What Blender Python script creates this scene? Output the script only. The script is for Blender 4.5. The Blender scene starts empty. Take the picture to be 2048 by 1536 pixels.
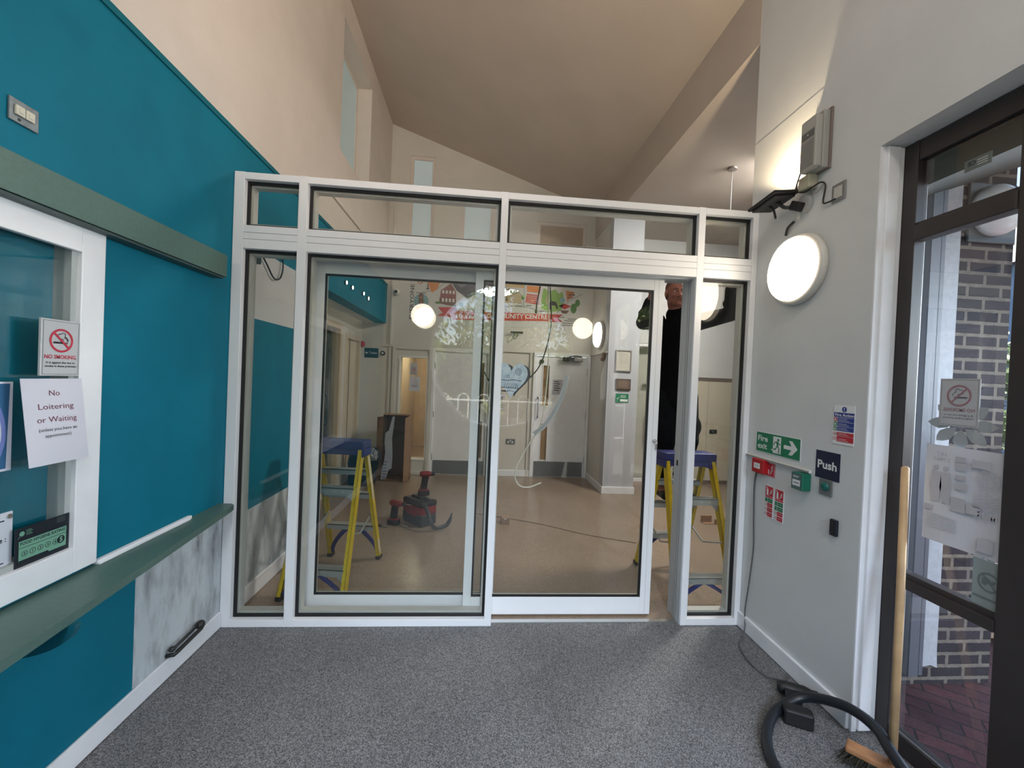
import bpy, bmesh, math, random
from mathutils import Vector, Matrix, Euler
random.seed(7)
C = bpy.context.scene.collection
SC = bpy.context.scene
PI = math.pi

# ------------------------------------------------------------------ camera
cam_d = bpy.data.cameras.new('camera'); cam = bpy.data.objects.new('camera', cam_d); C.objects.link(cam)
yaw, pitch, roll, FPX = 0.0789, -0.0122, -0.0427, 831.0
cy, sy, cp, sp = math.cos(yaw), math.sin(yaw), math.cos(pitch), math.sin(pitch)
fw = Vector((sy*cp, cy*cp, sp)); rt = Vector((cy, -sy, 0)); dn = fw.cross(rt)
r2 = rt*math.cos(roll) + dn*math.sin(roll); d2 = -rt*math.sin(roll) + dn*math.cos(roll)
cam.matrix_world = Matrix(((r2.x, -d2.x, -fw.x, 0), (r2.y, -d2.y, -fw.y, 0), (r2.z, -d2.z, -fw.z, 1.56), (0, 0, 0, 1)))
cam_d.sensor_width = 36; cam_d.lens = FPX/2048*36; cam_d.clip_start = 0.02; cam_d.clip_end = 200
SC.camera = cam
# ------------------------------------------------------------------ colour management, sky, sun
SC.view_settings.view_transform = 'Standard'; SC.view_settings.look = 'None'
SC.view_settings.gamma = 1; SC.view_settings.use_curve_mapping = False
SC.view_settings.exposure = 0.35
SC.cycles.max_bounces = 14; SC.cycles.diffuse_bounces = 6; SC.cycles.transparent_max_bounces = 24
SC.cycles.glossy_bounces = 5; SC.cycles.sample_clamp_indirect = 6
w = bpy.data.worlds.new('sky'); SC.world = w; w.use_nodes = True
nt = w.node_tree; bg = nt.nodes['Background']
sky = nt.nodes.new('ShaderNodeTexSky'); sky.sky_type = 'NISHITA'; sky.sun_disc = False
sky.sun_elevation = math.radians(60); sky.sun_rotation = math.radians(150); sky.air_density = 1.0; sky.dust_density = 1.2
nt.links.new(sky.outputs[0], bg.inputs[0]); bg.inputs[1].default_value = 0.42
sun_d = bpy.data.lights.new('sun', 'SUN'); sun = bpy.data.objects.new('sun', sun_d); C.objects.link(sun)
sun_d.energy = 18.0; sun_d.angle = 0.01; sun_d.color = (1.0, 0.95, 0.86)
sun.rotation_euler = (math.radians(-29), 0, math.radians(-25)); sun.location = (0, 0, 20)

def area(name, loc, tgt, size, energy, col):
    d = bpy.data.lights.new(name, 'AREA'); d.shape = 'DISK'; d.size = size; d.energy = energy; d.color = col
    o = bpy.data.objects.new(name, d); C.objects.link(o); o.location = loc
    o.rotation_euler = (Vector(tgt)-Vector(loc)).to_track_quat('-Z', 'Y').to_euler(); return o
# fill lamps added out of view in lobby and annex; area lamps imitate daylight
area('lobby_fill', (.2, -.3, 4.75), (.2, .2, 0), 1.2, 36, (1, .96, .92))  # unseen lamp added to brighten the lobby from above
d = bpy.data.lights.new('lobby_upfill', 'SPOT'); d.energy = 430; d.spot_size = math.radians(78); d.spot_blend = 1; d.shadow_soft_size = .15; d.color = (1, .84, .70)  # unseen lamp added to brighten the ceiling and upper left wall
o = bpy.data.objects.new('lobby_upfill', d); C.objects.link(o); o.location = (1.4, -1.0, 3.3); o.rotation_euler = (Vector((-1.7, 4.2, 5.8))-o.location).to_track_quat('-Z', 'Y').to_euler()
area('annex_fill', (3.1, 4.0, 3.82), (2.6, 4.8, 0), .7, 150, (1, .94, .86))  # unseen lamp added to brighten the annex
area('hall_daylight', (3.0, 7.6, 3.4), (1.2, 3.5, .3), 1.2, 80, (.92, .96, 1))
area('front_daylight', (.35, -7.2, 5.5), (.35, 2.4, .7), 3.0, 650, (.73, .85, 1))
area('side_daylight', (4.0, 1.35, 1.9), (-1.49, 1.95, 1.3), 1.3, 24, (.78, .89, 1)).data.spread = math.radians(62)

# ------------------------------------------------------------------ materials
def S(r, g, b):
    f = lambda c: (c/255/12.92) if c/255 <= 0.04045 else ((c/255+0.055)/1.055)**2.4
    return (f(r), f(g), f(b))
MATS = {}
def M(name, col, rough=0.6, metal=0.0, var=0.0, scale=8, bump=0.0, bscale=60, emit=0, ecol=None, spec=0.5, col2=None):
    if name in MATS: return MATS[name]
    m = bpy.data.materials.new(name); m.use_nodes = True; MATS[name] = m
    nt = m.node_tree; b = nt.nodes['Principled BSDF']
    b.inputs['Base Color'].default_value = (*col, 1); b.inputs['Roughness'].default_value = rough
    b.inputs['Metallic'].default_value = metal; b.inputs['Specular IOR Level'].default_value = spec
    tc = nt.nodes.new('ShaderNodeTexCoord')
    if var or col2:
        n = nt.nodes.new('ShaderNodeTexNoise'); n.inputs['Scale'].default_value = scale; n.inputs['Detail'].default_value = 6
        nt.links.new(tc.outputs['Object'], n.inputs['Vector'])
        r = nt.nodes.new('ShaderNodeValToRGB'); r.color_ramp.elements[0].position = 0.35; r.color_ramp.elements[1].position = 0.65
        c2 = col2 if col2 else tuple(c*(1+var) for c in col)
        c1 = col if col2 else tuple(c*(1-var) for c in col)
        r.color_ramp.elements[0].color = (*c1, 1); r.color_ramp.elements[1].color = (*c2, 1)
        nt.links.new(n.outputs['Fac'], r.inputs[0]); nt.links.new(r.outputs[0], b.inputs['Base Color'])
    if bump:
        n2 = nt.nodes.new('ShaderNodeTexNoise'); n2.inputs['Scale'].default_value = bscale; n2.inputs['Detail'].default_value = 4
        nt.links.new(tc.outputs['Object'], n2.inputs['Vector'])
        bp = nt.nodes.new('ShaderNodeBump'); bp.inputs['Strength'].default_value = bump; bp.inputs['Distance'].default_value = 0.004
        nt.links.new(n2.outputs['Fac'], bp.inputs['Height']); nt.links.new(bp.outputs[0], b.inputs['Normal'])
    if emit:
        b.inputs['Emission Color'].default_value = (*(ecol or col), 1); b.inputs['Emission Strength'].default_value = emit
    return m
def glass(name, tint, ior=1.75, rough=0.0):
    m = bpy.data.materials.new(name); m.use_nodes = True; nt = m.node_tree; nt.nodes.clear()
    o = nt.nodes.new('ShaderNodeOutputMaterial'); t = nt.nodes.new('ShaderNodeBsdfTransparent'); g = nt.nodes.new('ShaderNodeBsdfGlossy')
    t.inputs[0].default_value = (*tint, 1); g.inputs['Roughness'].default_value = rough
    f = nt.nodes.new('ShaderNodeFresnel'); f.inputs[0].default_value = ior
    ge = nt.nodes.new('ShaderNodeNewGeometry'); su = nt.nodes.new('ShaderNodeMath'); su.operation = 'SUBTRACT'; su.inputs[0].default_value = 1
    mu = nt.nodes.new('ShaderNodeMath'); mu.operation = 'MULTIPLY'; nt.links.new(ge.outputs['Backfacing'], su.inputs[1]); nt.links.new(su.outputs[0], mu.inputs[0]); nt.links.new(f.outputs[0], mu.inputs[1])
    mx = nt.nodes.new('ShaderNodeMixShader'); nt.links.new(mu.outputs[0], mx.inputs[0]); nt.links.new(t.outputs[0], mx.inputs[1]); nt.links.new(g.outputs[0], mx.inputs[2])
    nt.links.new(mx.outputs[0], o.inputs[0]); MATS[name] = m; return m
def brickmat(name, c1, c2, mortar, bw=.225, rh=.075, off=.5, axes='XZ', msize=.012, rough=.85, angle=0):
    m = bpy.data.materials.new(name); m.use_nodes = True; nt = m.node_tree; b = nt.nodes['Principled BSDF']; b.inputs['Roughness'].default_value = rough
    tc = nt.nodes.new('ShaderNodeTexCoord'); sx = nt.nodes.new('ShaderNodeSeparateXYZ'); cx = nt.nodes.new('ShaderNodeCombineXYZ')
    mp = nt.nodes.new('ShaderNodeMapping'); mp.inputs['Rotation'].default_value = (0, 0, angle)
    nt.links.new(tc.outputs['Object'], mp.inputs['Vector']); nt.links.new(mp.outputs[0], sx.inputs[0])
    nt.links.new(sx.outputs[axes[0]], cx.inputs[0]); nt.links.new(sx.outputs[axes[1]], cx.inputs[1])
    # wobble so that the brick edges are not ruled
    nz = nt.nodes.new('ShaderNodeTexNoise'); nz.inputs['Scale'].default_value = 45
    va = nt.nodes.new('ShaderNodeVectorMath'); va.operation = 'MULTIPLY_ADD'
    nt.links.new(tc.outputs['Object'], nz.inputs['Vector']); nt.links.new(nz.outputs['Color'], va.inputs[0]); va.inputs[1].default_value = (.009, .009, 0); nt.links.new(cx.outputs[0], va.inputs[2])
    br = nt.nodes.new('ShaderNodeTexBrick'); br.offset = off; br.inputs['Scale'].default_value = 1
    br.inputs['Brick Width'].default_value = bw; br.inputs['Row Height'].default_value = rh; br.inputs['Mortar Size'].default_value = msize
    br.inputs['Mortar Smooth'].default_value = .2
    br.inputs['Color1'].default_value = (*c1, 1); br.inputs['Color2'].default_value = (*c2, 1); br.inputs['Mortar'].default_value = (*mortar, 1)
    nt.links.new(va.outputs[0], br.inputs['Vector'])
    nv = nt.nodes.new('ShaderNodeTexNoise'); nv.inputs['Scale'].default_value = 25; nv.inputs['Detail'].default_value = 6; nt.links.new(tc.outputs['Object'], nv.inputs['Vector'])
    mx = nt.nodes.new('ShaderNodeMixRGB'); mx.blend_type = 'OVERLAY'; mx.inputs[0].default_value = .55
    nt.links.new(br.outputs['Color'], mx.inputs[1]); nt.links.new(nv.outputs['Fac'], mx.inputs[2]); nt.links.new(mx.outputs[0], b.inputs['Base Color'])
    bp = nt.nodes.new('ShaderNodeBump'); bp.inputs['Distance'].default_value = .01; bp.inputs['Strength'].default_value = .7; bp.invert = True
    nt.links.new(br.outputs['Fac'], bp.inputs['Height']); nt.links.new(bp.outputs[0], b.inputs['Normal'])
    MATS[name] = m; return m
def floormat(name, base, speck1, speck2, rough, sc=420, amt=.5, tile=0, spec=.5, big=.12):
    m = bpy.data.materials.new(name); m.use_nodes = True; nt = m.node_tree; b = nt.nodes['Principled BSDF']
    b.inputs['Roughness'].default_value = rough; b.inputs['Specular IOR Level'].default_value = spec
    tc = nt.nodes.new('ShaderNodeTexCoord')
    n = nt.nodes.new('ShaderNodeTexVoronoi'); n.inputs['Scale'].default_value = sc; nt.links.new(tc.outputs['Object'], n.inputs['Vector'])
    sp_ = nt.nodes.new('ShaderNodeSeparateColor'); nt.links.new(n.outputs['Color'], sp_.inputs[0])
    r = nt.nodes.new('ShaderNodeValToRGB'); e = r.color_ramp.elements
    e[0].position = .05; e[0].color = (*speck1, 1); e[1].position = .95; e[1].color = (*speck2, 1)
    e2 = r.color_ramp.elements.new(.5); e2.color = (*base, 1)
    nt.links.new(sp_.outputs[0], r.inputs[0])
    n2 = nt.nodes.new('ShaderNodeTexNoise'); n2.inputs['Scale'].default_value = 1.6; n2.inputs['Detail'].default_value = 5; nt.links.new(tc.outputs['Object'], n2.inputs['Vector'])
    mr = nt.nodes.new('ShaderNodeMapRange'); mr.inputs[1].default_value = .3; mr.inputs[2].default_value = .7; mr.inputs[3].default_value = 1-big; mr.inputs[4].default_value = 1+big
    nt.links.new(n2.outputs['Fac'], mr.inputs[0])
    mx = nt.nodes.new('ShaderNodeVectorMath'); mx.operation = 'SCALE'; nt.links.new(r.outputs[0], mx.inputs[0]); nt.links.new(mr.outputs[0], mx.inputs['Scale'])
    nt.links.new(mx.outputs[0], b.inputs['Base Color'])
    rr = nt.nodes.new('ShaderNodeMapRange'); rr.inputs[3].default_value = rough*.85; rr.inputs[4].default_value = rough*1.2
    nt.links.new(n2.outputs['Fac'], rr.inputs[0]); nt.links.new(rr.outputs[0], b.inputs['Roughness'])
    MATS[name] = m; return m
def bareplaster(name):
    m = bpy.data.materials.new(name); m.use_nodes = True; nt = m.node_tree; b = nt.nodes['Principled BSDF']; b.inputs['Roughness'].default_value = .85
    tc = nt.nodes.new('ShaderNodeTexCoord'); mp = nt.nodes.new('ShaderNodeMapping'); mp.inputs['Scale'].default_value = (6, 6, 2.0)
    nt.links.new(tc.outputs['Object'], mp.inputs['Vector'])
    n = nt.nodes.new('ShaderNodeTexNoise'); n.inputs['Scale'].default_value = 1.6; n.inputs['Detail'].default_value = 10; n.inputs['Roughness'].default_value = .62; nt.links.new(mp.outputs[0], n.inputs['Vector'])
    r = nt.nodes.new('ShaderNodeValToRGB'); e = r.color_ramp.elements
    e[0].position = .3; e[0].color = (*S(96, 98, 100), 1); e[1].position = .56; e[1].color = (*S(196, 203, 208), 1)
    e2 = e.new(.40); e2.color = (*S(160, 165, 168), 1)
    nt.links.new(n.outputs['Fac'], r.inputs[0]); nt.links.new(r.outputs[0], b.inputs['Base Color']); MATS[name] = m; return m

cream = M('wall_cream', (.66, .60, .54), .8, var=.03, scale=3, bump=.25, bscale=90)
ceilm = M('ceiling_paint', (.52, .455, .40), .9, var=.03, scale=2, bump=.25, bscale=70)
whitew = M('wall_white', (.63, .645, .65), .75, var=.03, scale=3, bump=.2, bscale=120)
hallw = M('hall_wall', (.62, .60, .55), .75, var=.03, scale=3)
whitepaint = M('white_gloss_paint', (.82, .83, .86), .4, var=.03, scale=8)
teal = M('teal_paint', (.001, .155, .235), .6, var=.05, scale=5, bump=.05, spec=.2)
tealedge = M('teal_edge', (.004, .13, .17), .5, spec=.2)
sage = M('sage_laminate', (.082, .150, .130), .4, var=.06, scale=60, spec=.35)
bare = bareplaster('bare_plaster')
alu = M('white_aluminium', (.85, .85, .87), .35, var=.01)
alud = M('grey_track_aluminium', (.50, .54, .57), .4)
gasket = M('black_rubber', (.006, .006, .007), .5)
bead = M('pale_bead', (.55, .54, .50), .5)
brown = M('brown_aluminium', (.035, .028, .028), .4, var=.05)
pane = glass('clear_glass', (.95, .96, .95), 1.78)
frost = M('frosted_glass', (.36, .45, .42), .25, emit=.10, ecol=(.6, .8, .85))
frostb = M('frosted_glass_blue', (.50, .57, .58), .25, emit=.12, ecol=(.6, .8, .85))
black = M('black_plastic', (.012, .012, .013), .45)
greyp = M('grey_plastic', (.25, .26, .27), .5)
whitep = M('white_plastic', (.72, .71, .66), .4)
offw = M('cream_plastic', (.62, .60, .50), .45)
steel = M('brushed_steel', (.20, .21, .22), .42, metal=.6, var=.1, scale=30)
steeld = M('dark_steel', (.045, .045, .045), .45, metal=.6)
silver = M('silver_metal', (.62, .62, .60), .28, metal=1)
alustep = M('ladder_aluminium', (.42, .45, .45), .4, metal=.5)
yellow = M('yellow_fibreglass', (.62, .45, .006), .4, var=.08, scale=20)
blueplastic = M('blue_plastic', (.018, .028, .15), .5, var=.1, scale=20)
red = M('red_plastic', (.42, .01, .015), .4)
redd = M('sign_red', (.50, .02, .035), .5)
green = M('sign_green', (.005, .19, .085), .5)
signblue = M('sign_blue', (.02, .045, .25), .5)
navy = M('navy_sign', (.006, .012, .04), .4)
white = M('sign_white', (.75, .76, .77), .5)
paper = M('paper_white', (.62, .62, .70), .6)
ink = M('ink_black', (.01, .01, .012), .6)
inkp = M('ink_maroon', (.16, .04, .07), .6)
inkr = M('ink_red', (.50, .03, .06), .5)
lampm = M('lamp_glow', (1, .96, .9), .4, emit=11.5, ecol=(1, .88, .70))
M('lamp_edge', (1, .93, .8), .4, emit=1.5, ecol=(1, .84, .62))
lampc = M('lamp_glow_cool', (1, .98, .92), .4, emit=7, ecol=(1, .97, .84))
floodm = M('flood_glow', (1, .9, .75), .4, emit=60, ecol=(1, .80, .52))
lampoff = M('opal_diffuser', (.72, .74, .76), .3)
rimw = M('clear_rim', (.66, .64, .60), .3)
card = M('cardboard', (.27, .155, .085), .85, var=.08, scale=20)
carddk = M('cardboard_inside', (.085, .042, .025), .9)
wood = M('pale_wood', (.55, .36, .19), .55, var=.15, scale=9)
woodc = M('cream_timber', (.60, .50, .36), .5, var=.05, scale=4)
oak = M('oak_door', (.58, .43, .27), .45, var=.10, scale=6)
rubber = M('black_hose', (.010, .013, .018), .38, bump=.2, bscale=200)
bristle = M('bristle', (.05, .045, .03), .9, var=.3, scale=90)
skin = M('skin', (.29, .115, .08), .55, var=.06, scale=20)
hairm = M('cropped_hair', (.12, .06, .045), .9, var=.2, scale=120)
cloth = M('black_cloth', (.005, .005, .006), .95, bump=.3, bscale=40, spec=.08)
clothg = M('black_work_trousers', (.007, .0075, .009), .95, bump=.4, bscale=30, spec=.1)
boot = M('black_boot', (.01, .01, .01), .5)
eyew = M('eye_white', (.6, .55, .52), .3)
leafm = M('leaf_green', (.20, .30, .08), .6, col2=(.50, .58, .26), scale=3)
leafd = M('leaf_dark', (.03, .07, .02), .6, col2=(.12, .18, .05), scale=3)
grassm = M('grass_blade', (.40, .45, .16), .6, col2=(.75, .72, .42), scale=5)
bark = M('bark', (.08, .06, .04), .9)
fencew = M('white_railing', (.8, .8, .8), .5)
tar = M('asphalt', (.09, .088, .085), .9, var=.1)
brickd = brickmat('dark_brick', S(38, 34, 42), S(54, 46, 54), S(118, 110, 102))
pavem = brickmat('red_paving', S(78, 42, 46), S(58, 32, 38), S(30, 20, 22), .21, .105, .5, 'XY', .006, .8, .7)
floorg = floormat('grey_vinyl', (.145, .145, .148), (.05, .05, .053), (.30, .30, .305), .55, 300, spec=.35)
floorh = floormat('beige_vinyl', (.27, .20, .147), (.20, .145, .102), (.34, .26, .192), .22, 300, spec=.5, big=.08)
render_w = M('white_render', (.50, .52, .56), .8, var=.06, scale=40, bump=.4, bscale=160)

# ------------------------------------------------------------------ builders
WM = {}
class MB:
    def __init__(s): s.v = []; s.f = []; s.mi = []; s.mats = []; s.sm = []
    def m(s, mat):
        if mat not in s.mats: s.mats.append(mat)
        return s.mats.index(mat)
    def add(s, vs, fs, mat, smooth=False):
        o = len(s.v); s.v += [Vector(v) for v in vs]; k = s.m(mat)
        for f in fs: s.f.append([i+o for i in f]); s.mi.append(k); s.sm.append(smooth)
        return s
    def bm(s, bm, mat, mx=None, smooth=False):
        bm.verts.index_update()
        vs = [(mx @ v.co) if mx else v.co.copy() for v in bm.verts]
        s.add(vs, [[v.index for v in f.verts] for f in bm.faces], mat, smooth); bm.free(); return s
    def box(s, x0, x1, y0, y1, z0, z1, mat, bev=0, rot=None, seg=2):
        c = Vector(((x0+x1)/2, (y0+y1)/2, (z0+z1)/2)); d = (abs(x1-x0), abs(y1-y0), abs(z1-z0))
        if not bev and not rot:
            X0, X1 = min(x0, x1), max(x0, x1); Y0, Y1 = min(y0, y1), max(y0, y1); Z0, Z1 = min(z0, z1), max(z0, z1)
            vs = [(X0, Y0, Z0), (X1, Y0, Z0), (X1, Y1, Z0), (X0, Y1, Z0), (X0, Y0, Z1), (X1, Y0, Z1), (X1, Y1, Z1), (X0, Y1, Z1)]
            return s.add(vs, [(0, 3, 2, 1), (4, 5, 6, 7), (0, 1, 5, 4), (1, 2, 6, 5), (2, 3, 7, 6), (3, 0, 4, 7)], mat)
        b = bmesh.new(); bmesh.ops.create_cube(b, size=1)
        for v in b.verts: v.co = Vector((v.co.x*d[0], v.co.y*d[1], v.co.z*d[2]))
        if bev: bmesh.ops.bevel(b, geom=b.edges[:], offset=min(bev, min(d)*.45), segments=seg, affect='EDGES', profile=.5)
        mx = Matrix.Translation(c) @ (rot.to_4x4() if rot else Matrix.Identity(4))
        return s.bm(b, mat, mx)
    def cyl(s, p0, p1, r, mat, r1=None, seg=20, smooth=True):
        p0, p1 = Vector(p0), Vector(p1); r1 = r if r1 is None else r1
        a = (p1-p0).normalized(); u = a.orthogonal().normalized(); w_ = a.cross(u)
        vs = []
        for p, rr in ((p0, r), (p1, r1)):
            for i in range(seg):
                t = 2*PI*i/seg; vs.append(p+(u*math.cos(t)+w_*math.sin(t))*rr)
        fs = [[i, (i+1) % seg, seg+(i+1) % seg, seg+i] for i in range(seg)]
        s.add(vs, fs, mat, smooth)
        s.add(vs[:seg], [list(range(seg))[::-1]], mat); s.add(vs[seg:], [list(range(seg))], mat); return s
    def tube(s, pts, r, mat, seg=8, rs=None, smooth=True):
        pts = [Vector(p) for p in pts]; n = len(pts); vs = []; u = None
        for i, p in enumerate(pts):
            t = (pts[min(i+1, n-1)]-pts[max(i-1, 0)]).normalized()
            u = t.orthogonal().normalized() if u is None else (u-t*u.dot(t)).normalized()
            w_ = t.cross(u); rr = rs[i] if rs else r
            for k in range(seg):
                a = 2*PI*k/seg; vs.append(p+(u*math.cos(a)+w_*math.sin(a))*rr)
        fs = [[i*seg+k, i*seg+(k+1) % seg, (i+1)*seg+(k+1) % seg, (i+1)*seg+k] for i in range(n-1) for k in range(seg)]
        fs += [list(range(seg))[::-1], [(n-1)*seg+k for k in range(seg)]]
        return s.add(vs, fs, mat, smooth)
    def ell(s, c, r, mat, rot=None, u=20, v=12):
        b = bmesh.new(); bmesh.ops.create_uvsphere(b, u_segments=u, v_segments=v, radius=1)
        mx = Matrix.Translation(c) @ (rot.to_4x4() if rot else Matrix.Identity(4)) @ Matrix.Diagonal((r[0], r[1], r[2], 1))
        return s.bm(b, mat, mx, True)
    def prism(s, pts, vec, mat):
        vec = Vector(vec); a = [Vector(p) for p in pts]; n = len(a); vs = a+[p+vec for p in a]
        return s.add(vs, [list(range(n))[::-1], list(range(n, 2*n))]+[[i, (i+1) % n, n+(i+1) % n, n+i] for i in range(n)], mat)
    def lathe(s, c, axis, prof, mat, seg=36, smooth=True):
        c = Vector(c); a = Vector(axis).normalized(); u = a.orthogonal().normalized(); w_ = a.cross(u); vs = []
        for (r, h) in prof:
            for k in range(seg):
                t = 2*PI*k/seg; vs.append(c+a*h+(u*math.cos(t)+w_*math.sin(t))*r)
        n = len(prof)
        fs = [[i*seg+k, i*seg+(k+1) % seg, (i+1)*seg+(k+1) % seg, (i+1)*seg+k] for i in range(n-1) for k in range(seg)]
        if prof[-1][0] > 0: fs.append([(n-1)*seg+k for k in range(seg)])
        if prof[0][0] > 0: fs.append([k for k in range(seg)][::-1])
        return s.add(vs, fs, mat, smooth)
    # --- flat artwork on a frame
    def pg(s, fr, uv, mat, d=0.0): return s.add([fr(u, v, d) for u, v in uv], [list(range(len(uv)))], mat)
    def rc(s, fr, u0, u1, v0, v1, mat, d=0.0): return s.pg(fr, [(u0, v0), (u1, v0), (u1, v1), (u0, v1)], mat, d)
    def dc(s, fr, u, v, r, mat, d=0.0, ry=None, seg=28, a0=0, a1=2*PI):
        ry = ry or r; full = abs(a1-a0-2*PI) < 1e-6
        p = [(u+r*math.cos(a0+(a1-a0)*i/seg), v+ry*math.sin(a0+(a1-a0)*i/seg)) for i in range(seg if full else seg+1)]
        return s.pg(fr, p, mat, d)
    def rg(s, fr, u, v, r, w_, mat, d=0.0, ry=None, seg=32):
        ry = ry or r; vs = []
        for i in range(seg):
            t = 2*PI*i/seg
            vs += [fr(u+r*math.cos(t), v+ry*math.sin(t), d), fr(u+(r-w_)*math.cos(t), v+(ry-w_)*math.sin(t), d)]
        return s.add(vs, [[2*i, (2*i+2) % (2*seg), (2*i+3) % (2*seg), 2*i+1] for i in range(seg)], mat)
    def ln(s, fr, pts, w_, mat, d=0.0):
        for (a, b), (c, e) in zip(pts[:-1], pts[1:]):
            L = math.hypot(c-a, e-b) or 1e-6; nx, ny = -(e-b)/L*w_/2, (c-a)/L*w_/2
            s.pg(fr, [(a-nx, b-ny), (c-nx, e-ny), (c+nx, e+ny), (a+nx, b+ny)], mat, d)
        return s
    def tx(s, fr, text, u, v, h, mat, d=0.0, w_=None, align='L', bold=0.0, rot=0.0, mirror=False):
        """text with its cap height h, baseline at v; w_ stretches it to a width"""
        vs, fs, W = glyphs(text, bold)
        sx = (w_/W) if w_ else h/.70; sy_ = h/.70
        ox = {'L': 0, 'C': -W*sx/2, 'R': -W*sx}[align]; c_, s_ = math.cos(rot), math.sin(rot)
        out = []
        for x, y in vs:
            a, b = x*sx+ox, y*sy_
            a, b = a*c_-b*s_, a*s_+b*c_
            out.append(fr(u+a, v+b, d))
        return s.add(out, fs, mat)
    def build(s, name, parent=None, label=None, cat=None, group=None, kind=None, auto=None, origin=None):
        me = bpy.data.meshes.new(name); o = bpy.data.objects.new(name, me); C.objects.link(o)
        if parent is not None:
            mw = WM[parent.name]; inv = mw.inverted(); vs = [inv @ v for v in s.v]; o.parent = parent; WM[o.name] = mw
        else:
            if kind == 'structure' or not s.v: L = Vector((0, 0, 0))
            else:
                xs = [v.x for v in s.v]; ys = [v.y for v in s.v]; zs = [v.z for v in s.v]
                L = Vector(((min(xs)+max(xs))/2, (min(ys)+max(ys))/2, min(zs)))
            vs = [v-L for v in s.v]; o.location = L; WM[o.name] = Matrix.Translation(L)
        me.from_pydata([tuple(v) for v in vs], [], s.f)
        for mt in s.mats: me.materials.append(mt)
        me.polygons.foreach_set('material_index', s.mi); me.polygons.foreach_set('use_smooth', s.sm); me.update()
        tag(o, label, cat, group, kind); return o
def tag(o, label=None, cat=None, group=None, kind=None):
    if label: o['label'] = label
    if cat: o['category'] = cat
    if group: o['group'] = group
    if kind: o['kind'] = kind
    return o
_gc = {}
def glyphs(text, bold):
    k = (text, bold)
    if k in _gc: return _gc[k]
    cu = bpy.data.curves.new('t', 'FONT'); cu.body = text; cu.size = 1; cu.offset = bold; cu.resolution_u = 2; cu.fill_mode = 'FRONT' if hasattr(cu, 'fill_mode') else cu.fill_mode
    ob = bpy.data.objects.new('t', cu); C.objects.link(ob); bpy.context.view_layer.update()
    me = bpy.data.meshes.new_from_object(ob.evaluated_get(bpy.context.evaluated_depsgraph_get()))
    vs = [(v.co.x, v.co.y) for v in me.vertices]; fs = [list(p.vertices) for p in me.polygons]
    x0 = min(v[0] for v in vs); x1 = max(v[0] for v in vs); vs = [(a-x0, b) for a, b in vs]
    bpy.data.objects.remove(ob); bpy.data.curves.remove(cu); bpy.data.meshes.remove(me)
    _gc[k] = (vs, fs, x1-x0); return _gc[k]
def FR(O, U, V):
    O, U, V = Vector(O), Vector(U).normalized(), Vector(V).normalized(); N = U.cross(V)
    return lambda u, v, d=0.0: O+U*u+V*v+N*d
def T(name, label, cat, loc, rz=0, group=None, kind=None):
    o = bpy.data.objects.new(name, None); C.objects.link(o); o.location = loc; o.rotation_euler = (0, 0, rz); o.empty_display_size = .05
    WM[o.name] = Matrix.Translation(loc) @ Matrix.Rotation(rz, 4, 'Z'); return tag(o, label, cat, group, kind)
def kids(o): return [c for c in bpy.data.objects if c.parent == o]
def dup(o, parent=None):
    ch = kids(o); c = o.copy(); C.objects.link(c); c.parent = parent
    if parent is None:
        pass
    WM[c.name] = WM[o.name]
    for k in ch: dup(k, c)
    return c
def holed(b, axis, c0, c1, a0, a1, z0, z1, holes, mat):
    """a wall slab with rectangular holes; axis 'x' = slab normal X (runs in Y), axis 'y' = runs in X"""
    A = sorted({a0, a1, *[h[0] for h in holes], *[h[1] for h in holes]}); Z = sorted({z0, z1, *[h[2] for h in holes], *[h[3] for h in holes]})
    A = [a for a in A if a0 <= a <= a1]; Z = [z for z in Z if z0 <= z <= z1]
    for i in range(len(A)-1):
        run = None
        for j in range(len(Z)-1):
            am, zm = (A[i]+A[i+1])/2, (Z[j]+Z[j+1])/2
            inh = any(h[0] < am < h[1] and h[2] < zm < h[3] for h in holes)
            if not inh: run = [run[0] if run else Z[j], Z[j+1]]
            if (inh or j == len(Z)-2) and run:
                if axis == 'x': b.box(c0, c1, A[i], A[i+1], run[0], run[1], mat)
                else: b.box(A[i], A[i+1], c0, c1, run[0], run[1], mat)
                run = None
            if inh: run = None
def rect_ring(b, u0, u1, z0, z1, w_, y0, y1, mat, axis='y', bev=0):
    """frame ring of width w_ in the XZ plane (axis y) or YZ plane (axis x)"""
    for (a, c, e, f) in ((u0, u0+w_, z0, z1), (u1-w_, u1, z0, z1), (u0+w_, u1-w_, z0, z0+w_), (u0+w_, u1-w_, z1-w_, z1)):
        if axis == 'y': b.box(a, c, y0, y1, e, f, mat, bev)
        else: b.box(y0, y1, a, c, e, f, mat, bev)
LW = lambda y, z, x=-1.49: FR((x, y, z), (0, 1, 0), (0, 0, 1))       # frame on the left wall (faces +X)
RW = lambda y, z, x=1.775: FR((x, y, z), (0, -1, 0), (0, 0, 1))      # frame on the right wall (faces -X)
BW = lambda x, z, y=6.64: FR((x, y, z), (1, 0, 0), (0, 0, 1))        # frame on a wall facing the camera
#==PART2==
# ================================================================== THE SETTING
ST = 'structure'
b = MB(); b.box(-1.66, 1.93, -1.3, 2.625, -.12, 0, floorg)
b.box(-1.5, 1.9, 1.20, 1.204, 0.0, .0012, floorg); fl = b.build('floor', kind=ST)
b = MB(); b.box(-2.0, 4.5, 2.625, 6.75, -.12, 0, floorh); b.build('floor', kind=ST)
b = MB(); b.box(.10, 1.40, 2.622, 2.656, -.001, .007, silver); b.build('trim_1', kind=ST)
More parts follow.
